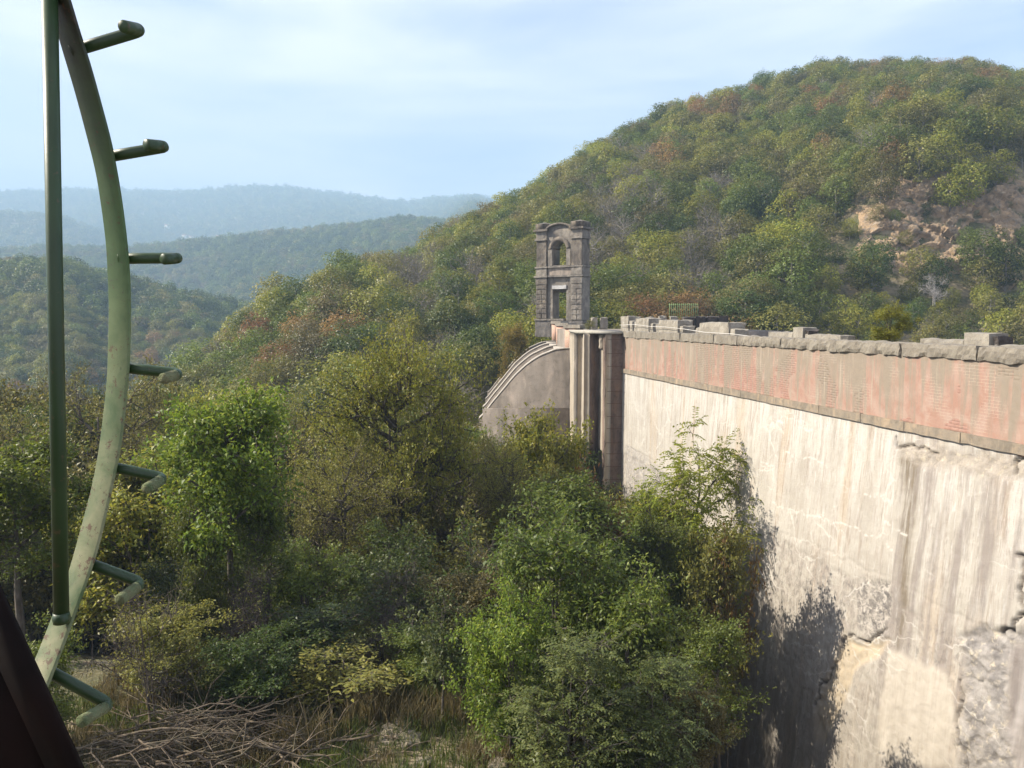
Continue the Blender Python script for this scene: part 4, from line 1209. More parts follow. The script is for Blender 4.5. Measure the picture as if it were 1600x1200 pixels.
# the trees one can single out, left to right and near to far
pt(350, 598, 18.5, 255, 'broad', 'bright green', 'bright green leafy tree with a bare dark trunk right of the green wheel rim', rot=1.0)
pt(15, 682, 19.0, 260, 'broad', 'bright green', 'bright yellow-green tree at the left edge of the photo behind the vertical pipe', rot=2.2)
pt(625, 540, 29, 350, 'elm', 'yellow-green', 'wide olive tree with tiny leaves and one long horizontal branch in the middle', rot=.2)
pt(150, 590, 31, 330, 'fine', 'olive', 'olive fine-leaved tree behind the lower half of the green wheel rim', rot=.5)
pt(530, 690, 26, 250, 'fine', 'olive', 'olive bushy tree between the leafy tree and the wide olive tree', rot=1.5)
pt(850, 640, 35, 170, 'broad', 'yellow-green', 'yellow-green tree in front of the spillway side wall', rot=3.0)
pt(795, 690, 30, 200, 'fine', 'olive', 'olive tree with orange tips below the foot of the spillway', rot=2.7)
pt(895, 735, 25, 210, 'broad2', 'green', 'green tree standing before the foot of the concrete piers', rot=1.1)
pt(932, 735, 27, 110, 'young', 'rusty', 'reddish young tree under the ladder recess', rot=.3)
pt(1085, 664, 29.5, 195, 'ailanthus', 'lime', 'tall lime-green tree with feathery leaves standing against the white wall', rot=.8)
pt(1025, 790, 25.0, 150, 'broad2', 'green', 'green tree between the big front bush and the white wall', rot=4.0)
pt(1040, 745, 28.0, 150, 'ailanthus', 'lime', 'shorter lime-green feathery tree left of the tall one by the white wall', rot=2.8)
pt(1128, 800, 23.8, 150, 'broad2', 'olive', 'olive tree with reddish seed bunches close to the white wall', rot=5.0)
pt(1150, 835, 23.5, 90, 'young', 'rusty', 'reddish seed-laden young tree close to the white wall', rot=2.0)
pt(1125, 960, 19.5, 150, 'broad2', 'green', 'shaded green tree low down beside the foot of the white wall', rot=5.4)
pt(868, 800, 15.5, 300, 'bush', 'green', 'large green bush in the centre front of the white wall', cat='shrub', rot=.7)
pt(975, 890, 14.2, 240, 'bush', 'green', 'green bush overlapping the right flank of the large front bush', cat='shrub', rot=2.0)
pt(800, 925, 13.6, 200, 'bush', 'bright green', 'bright green bush at the left flank of the large front bush', cat='shrub', rot=3.9)
pt(905, 985, 12.4, 250, 'bush2', 'grey-green', 'grey-green bush with feathery leaves at the bottom of the photo', cat='shrub', rot=1.9)
pt(1035, 1020, 12.8, 200, 'bush2', 'grey-green', 'grey-green bush with feathery leaves right of the others at the bottom', cat='shrub', rot=2.9)
pt(1090, 1060, 13.6, 140, 'bush', 'brown-green', 'brownish bush with drying leaves near the foot of the white wall', cat='shrub', rot=.9)
pt(690, 925, 14.5, 130, 'young', 'grey-green', 'slim young tree with a thin bare stem standing on the grass', rot=.1)
pt(735, 880, 17.0, 170, 'bush', 'brown-green', 'brownish green bush behind the slim young tree', cat='shrub', rot=2.4)
pt(325, 1045, 16.8, 70, 'bush2', 'grey-green', 'small grey-green shrub at the foot of the leafy tree trunk', cat='shrub', rot=.4)
pt(505, 1050, 15.5, 90, 'bare', 'olive', 'small half-bare shrub behind the grass in the clearing', cat='shrub', rot=.4, bark=BARE)
pt(210, 900, 14.5, 190, 'bare', 'olive', 'half-bare twiggy shrub behind the lower hooks of the green rim', cat='shrub', rot=1.4, bark=BARE)
pt(385, 880, 17.5, 160, 'bare', 'olive', 'half-bare twiggy shrub right of the leafy tree trunk', cat='shrub', rot=2.4, bark=BARE)
pt(590, 940, 17.5, 160, 'bare', 'olive', 'half-bare shrub below the long horizontal branch', cat='shrub', rot=3.4, bark=BARE)
pt(40, 980, 13.5, 160, 'bush', 'green', 'dark green bush in the lower left corner behind the iron beam', cat='shrub', rot=3.4)
plant('bush', 'yellow-green', tx(1385) * 24.5, 24.5, tan_el(474) * 24.5, 1.6, 'yellow-green shrub growing on the dam walkway between parapet blocks', cat='shrub', zbase=-1.06, rot=1.0)
plant('bush2', 'olive', 5.3, 52.5, .0, .9, 'small tuft of green growing on the crest beside the brick piers', cat='shrub', zbase=-.75, rot=1.0)
pt(806, 500, 72, 60, 'broad2', 'orange', 'small orange-tipped tree beside the spillway left of the tower', rot=1.0)

pt(300, 790, 17.9, 130, 'bush', 'green', 'green bush left of the bare trunk under the leafy tree', cat='shrub', rot=.3)
pt(398, 745, 19.6, 150, 'broad2', 'green', 'green tree close behind the leafy tree on its right', rot=.9)
# fillers: the thicket between the clearing and the valley
print('thicket')
rg = np.random.default_rng(77)
placed = [(tx(350) * 18.5, 18.5), (tx(668) * 29, 29)]
fill = []
for _ in range(3000):
    Y = rg.uniform(15.2, 52); t_ = rg.uniform(-.85, .24)
    X = t_ * Y
    wallx = 6.4 + (44.6 - Y) * .185 - 1.6
    if X < -9 and Y < 24: continue
    if Y < 17.5 and X < -8.0: continue
    if (Y < 24.5 and X > 1.5) or (Y < 29 and X > 2.6): continue
    if X > min(wallx - (1.2 if Y < 30 else 0), 9): continue
    if Y > 45 and X > -3.5: 
        if Y > 50 or X > 2.5: continue
    d_ = 1.9 if Y < 26 else 2.5
    if any((X - a) ** 2 + (Y - b_) ** 2 < d_ ** 2 for a, b_ in placed): continue
    placed.append((X, Y)); fill.append((X, Y))
    if len(fill) >= 185: break
wallphr = lambda u: 'left of the pipe' if u < 80 else 'behind the green wheel rim' if u < 230 else 'behind the leafy tree' if u < 460 else 'under the wide olive tree' if u < 740 else 'below the spillway' if u < 900 else 'before the white wall'
MATW = ['green', 'olive', 'dark green', 'olive', 'green', 'yellow-green', 'brown-green', 'green', 'olive', 'bright green']
for i, (X, Y) in enumerate(fill):
    u = 800 + X / Y * F
    # top line of the thicket as seen from the platform
    vtop = np.interp(Y, [15.2, 17, 19, 22, 30, 40, 52], [1010, 950, 885, 830, 735, 665, 610]) + rg.uniform(-45, 60)
    if u < 300: vtop += np.interp(Y, [17, 30, 52], [-60, -50, -5])
    if 380 < u < 780 and Y > 24: vtop += 10
    if u > 880: vtop = max(vtop, 770)
    if 780 < u <= 890: vtop = max(vtop, 690 if Y > 35 else 720)
    zt_ = tan_el(vtop) * Y; g = float(ground(X, Y))
    if zt_ - g < 2.5 and Y > 18: zt_ = g + 3
    if u < 760 and vtop < 640 and u > 600: zt_ = tan_el(650) * Y
    key = ['broad', 'broad2', 'fine', 'bush'][int(rg.integers(0, 4))] if zt_ - g > 5.5 else ['bush', 'bush', 'young', 'bare'][int(rg.integers(0, 4))]
    mat = MATW[int(rg.integers(0, len(MATW)))]
    if Y < 22: mat = ['green', 'dark green', 'olive'][i % 3]
    h = zt_ - g
    wd = {'broad': .62, 'broad2': .55, 'fine': .75, 'bush': .95, 'young': .6, 'bare': .9}[key] * h
    wd = min(max(wd, 2.6), 6.2)
    layer = 'near the clearing' if Y < 24 else 'mid thicket' if Y < 36 else 'on the valley slope'
    kind = {'broad': 'broad-crowned', 'broad2': 'two-stemmed', 'fine': 'fine-leaved', 'bush': 'bushy', 'young': 'slim young', 'bare': 'half-bare'}[key]
    lab = f'{mat} {kind} tree {wallphr(u)}, {layer}'
    plant(key, mat, X, Y, zt_, wd, lab, group=f'{mat} {kind} trees {wallphr(u)} {layer}', bark=BARE if key == 'bare' else BARK)

# hillside trees -------------------------------------------------
def far_tree(seed, H, cr, z0, n_cl, per, size, bare=0.0, limbs=9, flat=1.0):
    rg = np.random.default_rng(seed); wood = MB()
    zc = (z0 + H) / 2; hz = (H - z0) / 2
    cen = []
    for i in range(n_cl):
        ph = 1 - 2 * (i + .5) / n_cl; th = i * 2.399 + rg.uniform(-.3, .3)
        rr = rg.uniform(.45, 1.0) ** .6
        sx_ = math.sqrt(1 - ph * ph)
        cen.append([math.cos(th) * sx_ * cr * rr * rg.uniform(.8, 1.15), math.sin(th) * sx_ * cr * rr * rg.uniform(.8, 1.15), zc + ph * hz * rr * rg.uniform(.85, 1.1)])
    cen = np.array(cen)
    top = np.array([rg.uniform(-.3, .3), rg.uniform(-.3, .3), H * .8])
    s_ = np.linspace(0, 1, 5)[:, None]; trunk = top * s_; trunk[1:4] += rg.normal(0, .12, (3, 3)) * np.array([1, 1, 0])
    wood.tube(trunk, np.linspace(.16, .03, 5), 5, False)
    for i in rg.permutation(n_cl)[:limbs]:
        e = cen[i]; f = np.clip((e[2] - .45 * np.hypot(e[0], e[1]) - .2) / (H * .8), .15, .9)
        k = f * 4; k0 = int(min(k, 3)); b0 = trunk[k0] + (trunk[k0 + 1] - trunk[k0]) * (k - k0)
        mid = (b0 + e) / 2 + rg.normal(0, .15, 3) + np.array([0, 0, -.1])
        wood.tube([b0, mid, e], [.06, .045, .02], 4, False)
        if bare:
            for j in range(7):
                d = unit(rg.normal(0, 1, 3) + unit(e - b0) + np.array([0, 0, .6])); bb = b0 + (e - b0) * rg.uniform(.4, 1)
                wood.tube([bb, bb + d * .6 + rg.normal(0, .05, 3), bb + d * rg.uniform(.9, 1.6)], [.024, .018, .009], 3, False)
    n = n_cl * per
    ci = np.repeat(np.arange(n_cl), per)
    rcl = (cr * .42) * rg.uniform(.6, 1.25, n_cl)
    dv = unit(rg.normal(0, 1, (n, 3))); dv[:, 2] = dv[:, 2] * .75 + .1
    rad = rg.uniform(.35, 1.08, n) ** .6
    P = cen[ci] + dv * (rcl[ci] * rad)[:, None]
    outw = unit(P - np.array([0, 0, zc - hz * .3]))
    N = unit(dv * .7 + outw * .5 + np.array([0, 0, .55]) + rg.normal(0, .5, (n, 3)))
    Dv = unit(np.cross(N, rg.normal(0, 1, (n, 3))))
    keep = rg.uniform(0, 1, n) > bare
    V, q = leaf_quads(P[keep], Dv[keep], N[keep], size * rg.uniform(.6, 1.35, n)[keep], size * .62 * rg.uniform(.7, 1.3, n)[keep], .15)
    return wood, V, q

print('hill trees')
COLK = ['olive', 'green', 'dark green', 'yellow-green', 'brown-green', 'russet', 'bare']
HT = {}
for si in range(4):
    wd_, V, q = far_tree(100 + si, 7.5, 2.7 + .25 * (si % 2), 1.2 + .4 * (si % 3), 38, 95, .25)
    HT[si] = (wd_.mesh('trunk', [BARKG]), mesh_from('crown', V, [q], [LM['olive']]))
wd_, V, q = far_tree(120, 7.5, 2.5, 1.6, 34, 60, .22, bare=.72, limbs=26)
HT['bare'] = (wd_.mesh('trunk', [BARKG]), mesh_from('crown', V, [q], [LM['brown-green']]))
# joined prototypes for the mass of the forest
def proto(name, seed, H, cr, n_cl, per, size, mat, bare=0.0, z0=1.2, limbs=9):
    wd_, V, q = far_tree(seed, H, cr, z0, n_cl, per, size, bare, limbs)
    if not limbs:
        me = mesh_from(name, V, [q], [LM[mat], BARKG])
    else:
        Wv = np.concatenate(wd_.v); Wf = np.concatenate(wd_.f[4])
        me = mesh_from(name, np.r_[V, Wv], [q, Wf + len(V)], [LM[mat], BARKG], matidx=np.r_[np.zeros(len(q), int), np.ones(len(Wf), int)])
    return D.objects.new(name, me)
PR_mid = []; PR_far = []; PR_vfar = []
for i, c_ in enumerate(['olive', 'green', 'dark green', 'yellow-green', 'brown-green', 'russet', 'olive', 'green']):
    PR_mid.append(proto('forest_tree', 200 + i, 7.5, 2.8, 34, 62, .32, c_))
    PR_far.append(proto('forest_tree', 220 + i, 7.5, 2.9, 22, 26, .62, c_, limbs=5))
    PR_vfar.append(proto('forest_tree', 240 + i, 7.0, 3.2, 10, 12, 1.2, c_, limbs=0, z0=0))
PR_mid.append(proto('forest_tree', 260, 7.5, 2.6, 30, 50, .25, 'brown-green', bare=.7, limbs=26))

# candidates
def inframe(X, Y, Z, m=60):
    # picture coordinates
    zc_ = Y * CP - Z * SP
    yc = Y * SP + Z * CP
    return 800 + F * X / zc_, 600 - F * yc / zc_

def elev_block(X, Y, Z):
    """is the top of a tree at Z seen over the ground between? sampled along the ray"""
    ok = np.ones(len(X), bool)
    for f in np.linspace(.15, .96, 42):
        yy = Y * f; xx = X * f
        g = ground(xx, yy) + np.where(yy > 56, 3.0, 0)
        ok &= ~((g > Z * f + np.clip(.02 * yy, .5, 8)) & (yy > 46))
    return ok

def scatter(y0, y1, sp, tlim=(-.75, .75), seed=1):
    rg = np.random.default_rng(seed)
    ys_ = []; xs_ = []
    Y = y0
    while Y < y1:
        s = sp(Y)
        X = np.arange(tlim[0] * Y, tlim[1] * Y, s)
        xs_.append(X + rg.uniform(-.45, .45, len(X)) * s); ys_.append(Y + rg.uniform(-.45, .45, len(X)) * s)
        Y += s * .95
    X = np.concatenate(xs_); Y = np.concatenate(ys_)
    return X, Y, ground(X, Y)

def forest_ok(X, Y, Z):
    ok = np.ones(len(X), bool)
    # dam, walkway, spillway, tower
    ok &= ~((Y < 78) & (X > -3.8) & (X < 18) & ~((Y > 62) & (X > 9.5)) )
    ok &= ~((Y < 60) & (X > -4))
    u, v = inframe(X, Y, Z + 3)
    rock = ((u > 1326) & (u < 1580) & (Y > 100) & (Y < 107.5)) | ((u > 1570) & (u < 1640) & (Y > 92) & (Y < 99)) | ((u > 642) & (u < 674) & (Y > 82) & (Y < 93))
    jag = fbm(X / 6, Y / 6, 2, 88)
    ok &= ~(rock & (jag < .42))
    return ok

X, Y, Z = scatter(52, 300, lambda y: 3.3 if y < 90 else 3.9, (-.78, .82), 5)
ok = forest_ok(X, Y, Z); X, Y, Z = X[ok], Y[ok], Z[ok]
H = np.random.default_rng(8).uniform(4.2, 7.2, len(X)) + 3.2 * np.clip(fbm(X / 5, Y / 5, 2, 401) - .35, 0, .6)
u, v = inframe(X, Y, Z + H)
front_hill = (u > 1250) & (Y < 96)
H = np.where(front_hill, H * .62, H)
H = np.where((u > 1300) & (Y > 99) & (Y < 108), H * .5, H)
# keep the view to the chutes and the tower free
ok = (u > -120) & (u < 1720) & (v > -200) & elev_block(X, Y, Z + H)
X, Y, Z, H, u, v = X[ok], Y[ok], Z[ok], H[ok], u[ok], v[ok]
cn = fbm(X / 16, Y / 16, 3, 44) ; rr_ = np.random.default_rng(9).uniform(0, 1, len(X))
grey = ((u > 900) & (u < 1150) & (v > 250) & (v < 420)) | ((u > 560) & (u < 780) & (v > 380) & (v < 520)) 
kc = np.full(len(X), 0)
val = rr_ * .75 + cn * .5 
kc = np.select([val < .30, val < .52, val < .74, val < .89, val < .985], [2, 1, 0, 3, 4], 5)
kc = np.where((rr_ > .62) & (rr_ < .72), 3, kc)
isb = (np.random.default_rng(10).uniform(0, 1, len(X)) < np.where(grey, .42, .05))
inside_frame = (u > -20) & (u < 1620) & (v < 1180)
score = np.where(inside_frame, H / Y, 0)
order = np.argsort(-score)
NIND = 235
ind = set(order[:NIND].tolist())
print('hill trees', len(X))
def hill_region(u_, v_, Y_):
    if u_ > 1300: a = 'above the near end of the dam' 
    elif u_ > 930: a = 'above the dam parapet'
    elif u_ > 820: a = 'behind the ruined tower'
    elif u_ > 640: a = 'left of the ruined tower'
    elif u_ > 380: a = 'on the middle valley slope'
    elif u_ > 200: a = 'right of the green wheel rim'
    else: a = 'seen through the green wheel'
    b_ = 'low down' if Y_ < 72 else 'halfway up' if Y_ < 95 else 'higher up'
    return a + ', ' + b_
for i in order[:NIND]:
    bare_ = bool(isb[i])
    cname = COLK[kc[i]]
    hs = 'tall' if H[i] > 7.3 else 'low' if H[i] < 5.6 else 'middling'
    g_ = hill_region(u[i], v[i], Y[i])
    lab = (f'{hs} half-bare grey tree {g_}' if bare_ else f'{hs} {cname} tree {g_}')
    root = thing('hillside_tree', lab, 'tree', (X[i], Y[i], Z[i] - .3), tree_rnd.uniform(0, 6.28), lab.replace('tree ', 'trees '))
    s_ = H[i] / 7.5; root.scale = (s_ * tree_rnd.uniform(.8, 1.35), s_ * tree_rnd.uniform(.8, 1.35), s_)
    wm, cm = HT['bare'] if bare_ else HT[int(i) % 4]
    o = link('trunk', wm, root)
    o = link('crown', cm, root); o.material_slots[0].link = 'OBJECT'; o.material_slots[0].material = LM['brown-green' if bare_ else cname]

def instance_mass(name, label, P, scl, idx, protos, seed):
    rg = np.random.default_rng(seed)
    me = D.meshes.new(name); me.vertices.add(len(P)); me.vertices.foreach_set('co', np.asarray(P, np.float32).ravel())
    for nm, arr, ty in (('scl', scl, 'FLOAT'), ('rot', rg.uniform(0, 6.28, len(P)), 'FLOAT'), ('idx', idx, 'INT')):
        a = me.attributes.new(nm, ty, 'POINT'); a.data.foreach_set('value', np.asarray(arr, np.float32 if ty == 'FLOAT' else np.int32))
    o = D.objects.new(name, me); COL.objects.link(o)
    ng = D.node_groups.new(name + '_nodes', 'GeometryNodeTree')
    ng.interface.new_socket('Geometry', in_out='INPUT', socket_type='NodeSocketGeometry')
    ng.interface.new_socket('Geometry', in_out='OUTPUT', socket_type='NodeSocketGeometry')
    gi = ng.nodes.new('NodeGroupInput'); go = ng.nodes.new('NodeGroupOutput')
    ip = ng.nodes.new('GeometryNodeInstanceOnPoints'); jg = ng.nodes.new('GeometryNodeJoinGeometry')
    for p in reversed(protos):
        oi = ng.nodes.new('GeometryNodeObjectInfo'); oi.inputs['Object'].default_value = p; oi.inputs['As Instance'].default_value = True
        ng.links.new(oi.outputs['Geometry'], jg.inputs[0])
    def na(nm, ty):
        n_ = ng.nodes.new('GeometryNodeInputNamedAttribute'); n_.data_type = ty; n_.inputs['Name'].default_value = nm
        return n_.outputs['Attribute']
    ng.links.new(gi.outputs[0], ip.inputs['Points']); ng.links.new(jg.outputs[0], ip.inputs['Instance'])
    ip.inputs['Pick Instance'].default_value = True
    ng.links.new(na('idx', 'INT'), ip.inputs['Instance Index'])
    cx = ng.nodes.new('ShaderNodeCombineXYZ'); ng.links.new(na('rot', 'FLOAT'), cx.inputs[2]); ng.links.new(cx.outputs[0], ip.inputs['Rotation'])
    ng.links.new(na('scl', 'FLOAT'), ip.inputs['Scale'])
    ng.links.new(ip.outputs[0], go.inputs[0])
    md = o.modifiers.new('forest', 'NODES'); md.node_group = ng
    return tag(o, label, kind='stuff')

restm = np.ones(len(X), bool); restm[order[:NIND]] = False
idx = np.where(isb, 8, kc)
P = np.stack([X, Y, Z - .3], -1)[restm]
instance_mass('hillside_forest', 'mixed green, olive and russet wood covering the hill behind the dam', P, (H / 7.5)[restm] * 1.05, idx[restm], PR_mid, 1)

X, Y, Z = scatter(300, 1300, lambda y: 5.5 + (y - 300) * .0052, (-.74, .12), 6)
ok = elev_block(X, Y, Z + 8)
X, Y, Z = X[ok], Y[ok], Z[ok]
sc_ = (.95 + (Y - 300) * .0011) * np.random.default_rng(3).uniform(.75, 1.3, len(X))
cn = fbm(X / 60, Y / 60, 3, 45) * .6 + np.random.default_rng(4).uniform(0, .6, len(X))
idx = np.select([cn < .42, cn < .6, cn < .75, cn < .85], [2, 1, 7, 0], 4)
print('valley', len(X))
instance_mass('valley_forest', 'blue-hazed wood covering the lower hills across the valley', np.stack([X, Y, Z - .4], -1), sc_, idx, PR_far, 2)
X, Y, Z = scatter(1300, 3300, lambda y: 12 + (y - 1300) * .006, (-.74, .05), 7)
ok = elev_block(X, Y, Z + 12)
X, Y, Z = X[ok], Y[ok], Z[ok]
sc_ = (1.9 + (Y - 1300) * .0009) * np.random.default_rng(3).uniform(.6, 1.25, len(X))
idx = np.random.default_rng(4).integers(0, 3, len(X))
print('ridge', len(X))
instance_mass('ridge_forest', 'pale blue wooded ridge on the horizon', np.stack([X, Y, Z - 1], -1), sc_, idx, PR_vfar, 3)

# bleached dead tree on the hill
(wm, cm), H0, cr0 = NT_['bare']
rt = thing('dead_tree', 'bleached white dead tree standing among green trees on the hillside', 'tree', (tx(1452) * 82, 82, tan_el(478) * 82), 0)
o = link('trunk', wm, rt); o.material_slots[0].link = 'OBJECT'; o.material_slots[0].material = NT('bleached_wood').finish((.36, .335, .31), .9); rt.scale = (1.0, 1.0, .95)

# far houses
WH = NT('white_render').finish((.75, .72, .66), .9); RF = NT('roof_tile').finish((.36, .17, .10), .9)
for (u_, v_, w_, lab) in ((263, 353, 14, 'tiny white house highest on the far wooded ridge'), (291, 369, 17, 'tiny long white house on the far hillside'), (301, 371, 11, 'tiny white house touching the long one on the far hillside'), (343, 370, 10, 'tiny white house right of the others on the far hillside'), (421, 370, 11, 'tiny pale house rightmost on the far hillside')):
    Yh = 1500.; p = at(u_, v_, Yh)
    for q_ in range(40):
        Yh += 20; p = at(u_, v_, Yh)
        if ground(p.x, p.y) + 13 > p.z: break
    hs = thing('house', lab, 'house', (p.x, p.y - 8, p.z - 6), .2, 'houses on the far hillside')
    b = MB(); b.box(-w_ / 2, w_ / 2, 0, 9, -12, 7); b.build('wall', WH, hs)
    b = MB(); b.prism([(-.6, 7.01), (4.5, 9.6), (9.6, 7.01)], -w_ / 2 - .5, w_ / 2 + .5, 'x'); b.build('roof', RF, hs)

# ------------------------------------------------------------------ clearing: grass, brush pile, stones
print('clearing')
rg = np.random.default_rng(21)
n = 42000
gx = rg.uniform(-9, 3.4, n * 2); gy = rg.uniform(10.5, 18.5, n * 2)
dens = fbm(gx / 1.1, gy / 1.1, 3, 60)
k = (dens > .33) & (rg.uniform(0, 1, n * 2) < .9); gx, gy = gx[k][:n], gy[k][:n]
gz = ground(gx, gy)
def blades(gx, gy, gz, hh, name, mat, label):
    n = len(gx)
    th = rg.uniform(0, 6.28, n); ln = rg.uniform(.1, .6, n)
    Pb = np.stack([gx, gy, gz - .02], -1)
    ld = np.stack([np.cos(th), np.sin(th), np.zeros(n)], -1); sd = np.stack([-np.sin(th + .8), np.cos(th + .8), np.zeros(n)], -1)
    wdt = rg.uniform(.005, .011, n)[:, None]; h = hh[:, None]
    m = Pb + ld * (ln[:, None] * h * .3) + np.array([0, 0, .6]) * h
    t_ = Pb + ld * (ln[:, None] * h * .9) + np.array([0, 0, .95]) * h
    V = np.stack([Pb - sd * wdt, Pb + sd * wdt, m + sd * wdt * .8, m - sd * wdt * .8, t_], 1).reshape(-1, 3)
    i = np.arange(n) * 5
    me = mesh_from(name, V, [np.stack([i, i + 1, i + 2, i + 3], 1), np.stack([i + 3, i + 2, i + 4], 1)], [mat])
    return tag(link(name, me), label, kind='stuff')
tuft = fbm(gx / .5, gy / .5, 2, 61)
hh = .12 + .5 * np.clip(tuft - .35, 0, 1) + rg.uniform(0, .18, len(gx))
sel = fbm(gx / .8, gy / .8, 3, 62) > .54
blades(gx[sel], gy[sel], gz[sel], hh[sel], 'green_grass', GRASS, 'short green grass growing in the clearing')
blades(gx[~sel], gy[~sel], gz[~sel], hh[~sel] * 1.15, 'dry_grass', STRAW, 'dry straw-coloured grass standing in the clearing')
# tall straw tufts
tx0 = []; 
for (u_, v_) in ((430, 1108), (395, 1118), (600, 1120), (560, 1135), (455, 1150), (720, 1130), (640, 1140), (500, 1170), (250, 1110)):
    d = ray(u_, v_); k_ = -8 / d[2]; c_ = d * k_
    tx0.append(np.stack([c_[0] + rg.normal(0, .22, 160), c_[1] + rg.normal(0, .18, 160)], -1))
tt_ = np.concatenate(tx0)
blades(tt_[:, 0], tt_[:, 1], ground(tt_[:, 0], tt_[:, 1]), rg.uniform(.35, .95, len(tt_)), 'straw_tufts', STRAW, 'tall straw tufts along the edge of the clearing')

# brush pile
bp = thing('brush_pile', 'tangled pile of cut pale branches lying in the grass at the lower left', 'branches', (-5.7, 13.4, -8.0), 0)
stick_meshes = []
for k_ in range(10):
    r2 = np.random.default_rng(300 + k_); L = r2.uniform(1.1, 2.6); m = 7
    s_ = np.linspace(-.5, .5, m)[:, None]
    p_ = np.c_[s_ * L, np.zeros(m), np.zeros(m)] + np.cumsum(r2.normal(0, .06, (m, 3)), 0)
    p_[:, 2] += -.25 * (s_[:, 0] ** 2) * L
    b = MB(); r0 = r2.uniform(.012, .027); b.tube(p_, np.linspace(r0, r0 * .35, m), 5)
    for j in range(6):
        a = p_[int(r2.integers(1, m - 1))]; d = unit(np.array([1.0, r2.normal(0, .7), r2.normal(0, .4)])); l2 = r2.uniform(.2, .75)
        b.tube([a, a + d * l2 * .5 + r2.normal(0, .02, 3), a + d * l2], [r0 * .5, r0 * .35, r0 * .2], 4, False)
    stick_meshes.append(b.mesh('stick', [TWIG], True))
r3 = random.Random(5)
for k_ in range(140):
    o = link('stick', stick_meshes[k_ % 10], bp)
    ox = r3.gauss(0, 1.35); oy = r3.gauss(0, .95)
    hgt = .85 * math.exp(-(ox / 1.7) ** 2 - (oy / 1.3) ** 2)
    o.location = (ox, oy, r3.uniform(.05, 1) * hgt + .08)
    o.rotation_euler = (r3.gauss(0, .2), r3.gauss(0, .22), r3.gauss(.05, .55) + (math.pi if r3.random() < .35 else 0))

def boulder(u_, v_, r_, lab, seed, sq=(1, 1, .6)):
    d = ray(u_, v_); c_ = d * (-7.95 / d[2])
    bm = bmesh.new(); bmesh.ops.create_icosphere(bm, subdivisions=4, radius=r_)
    for v in bm.verts:
        nn = mnoise.fractal(v.co / r_ * 1.3 + Vector((seed * 5, 0, 0)), 1, 2, 5)
        q_ = v.co.normalized(); q_ = Vector((round(q_.x * 2.2) / 2.2 * .35 + q_.x * .65, round(q_.y * 2.2) / 2.2 * .35 + q_.y * .65, q_.z))
        v.co = Vector((q_.x * sq[0], q_.y * sq[1], q_.z * sq[2])) * r_ * (1 + .28 * nn)
    me = D.meshes.new('boulder'); bm.to_mesh(me); bm.free(); me.materials.append(M_STONE)
    o = link('boulder', me); o.location = (c_[0], c_[1], float(ground(c_[0], c_[1])) + r_ * .1); o.rotation_euler = (0, 0, seed)
    return tag(o, lab, 'rock')
M_STONE = stone_mat('field_stone', (.28, .24, .175), (.19, .16, .115), (.16, .14, .11), .2, scale=2.5)
boulder(622, 1142, .34, 'flat pale stone in the path under the slim young tree', 1, (1.3, .9, .3))
boulder(640, 1158, .28, 'lumpy stone just below the flat pale one', 2)
boulder(448, 1125, .20, 'small pale stone among straw behind the brush pile', 3)
boulder(662, 1190, .16, 'small white stone at the bottom edge of the clearing', 4)
boulder(780, 1192, .20, 'white stone under the front bushes at the bottom edge', 5)

# ------------------------------------------------------------------ green winch wheel in the foreground
def green_mat():
    t = NT('chipped_green_paint'); c = t.coord()
    n1 = t.noise(c, 9, 5, .65, .3); n2 = t.noise(c, 60, 4, .7); n3 = t.noise(c, 34, 6, .75)
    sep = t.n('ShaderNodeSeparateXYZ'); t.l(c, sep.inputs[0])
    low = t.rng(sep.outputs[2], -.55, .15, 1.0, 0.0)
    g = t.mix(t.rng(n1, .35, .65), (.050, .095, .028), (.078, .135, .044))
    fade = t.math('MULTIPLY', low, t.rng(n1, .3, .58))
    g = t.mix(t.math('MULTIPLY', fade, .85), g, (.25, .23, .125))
    g = t.mix(t.math('MULTIPLY', t.rng(sep.outputs[2], .22, .62, 0, 1), t.rng(n3, .25, .6, .75, 1)), g, (.018, .017, .010))  # shade of an unseen roof painted in, near-black towards the rim top
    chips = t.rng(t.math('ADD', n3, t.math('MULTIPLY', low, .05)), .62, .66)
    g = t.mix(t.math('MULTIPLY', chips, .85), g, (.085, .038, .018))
    g = t.mix(t.rng(n2, .62, .68, 0, .7), g, (.06, .04, .03))
    return t.finish(g, .5, t.bump(n2, .25, .002), spec=.4)
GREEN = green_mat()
def dgreen():
    t = NT('dark_green_paint'); c = t.coord()
    n2 = t.noise(c, 40, 4, .7); n1 = t.noise(c, 6, 4)
    g = t.mix(t.rng(n1, .35, .65), (.016, .036, .011), (.024, .052, .016))
    g = t.mix(t.rng(n2, .62, .7, 0, .7), g, (.10, .06, .035))
    return t.finish(g, .45, t.bump(n2, .2, .002), spec=.45)
DGREEN = dgreen()
GRIP = stone_mat('worn_grip_paint', (.09, .14, .055), (.20, .21, .11), (.12, .07, .04), .2, scale=9)
wheel = thing('winch_wheel', 'large curved green steel wheel rim with hooked pegs close by at the left', 'wheel', (0, 0, 0))
Lk = [(-60, 70), (0, 76), (50, 88), (145, 117), (270, 150), (375, 165), (475, 170), (595, 167), (690, 156), (750, 146), (895, 107), (960, 82), (1030, 55), (1085, 28)]
Rk = [(-60, 84), (0, 107), (50, 120.5), (90, 135), (225, 172), (310, 187), (390, 197), (450, 201), (550, 200.5), (600, 197), (690, 187.5), (760, 173), (860, 150), (945, 120), (1065, 75), (1130, 45)]
def dep(v): return 1.86 - .20 * ((v - 480) / 560.0) ** 2
vv = np.linspace(-60, 1085, 90)
lx = np.interp(vv, [a for a, _ in Lk], [b_ for _, b_ in Lk]); rx = np.interp(vv, [a for a, _ in Rk], [b_ for _, b_ in Rk])
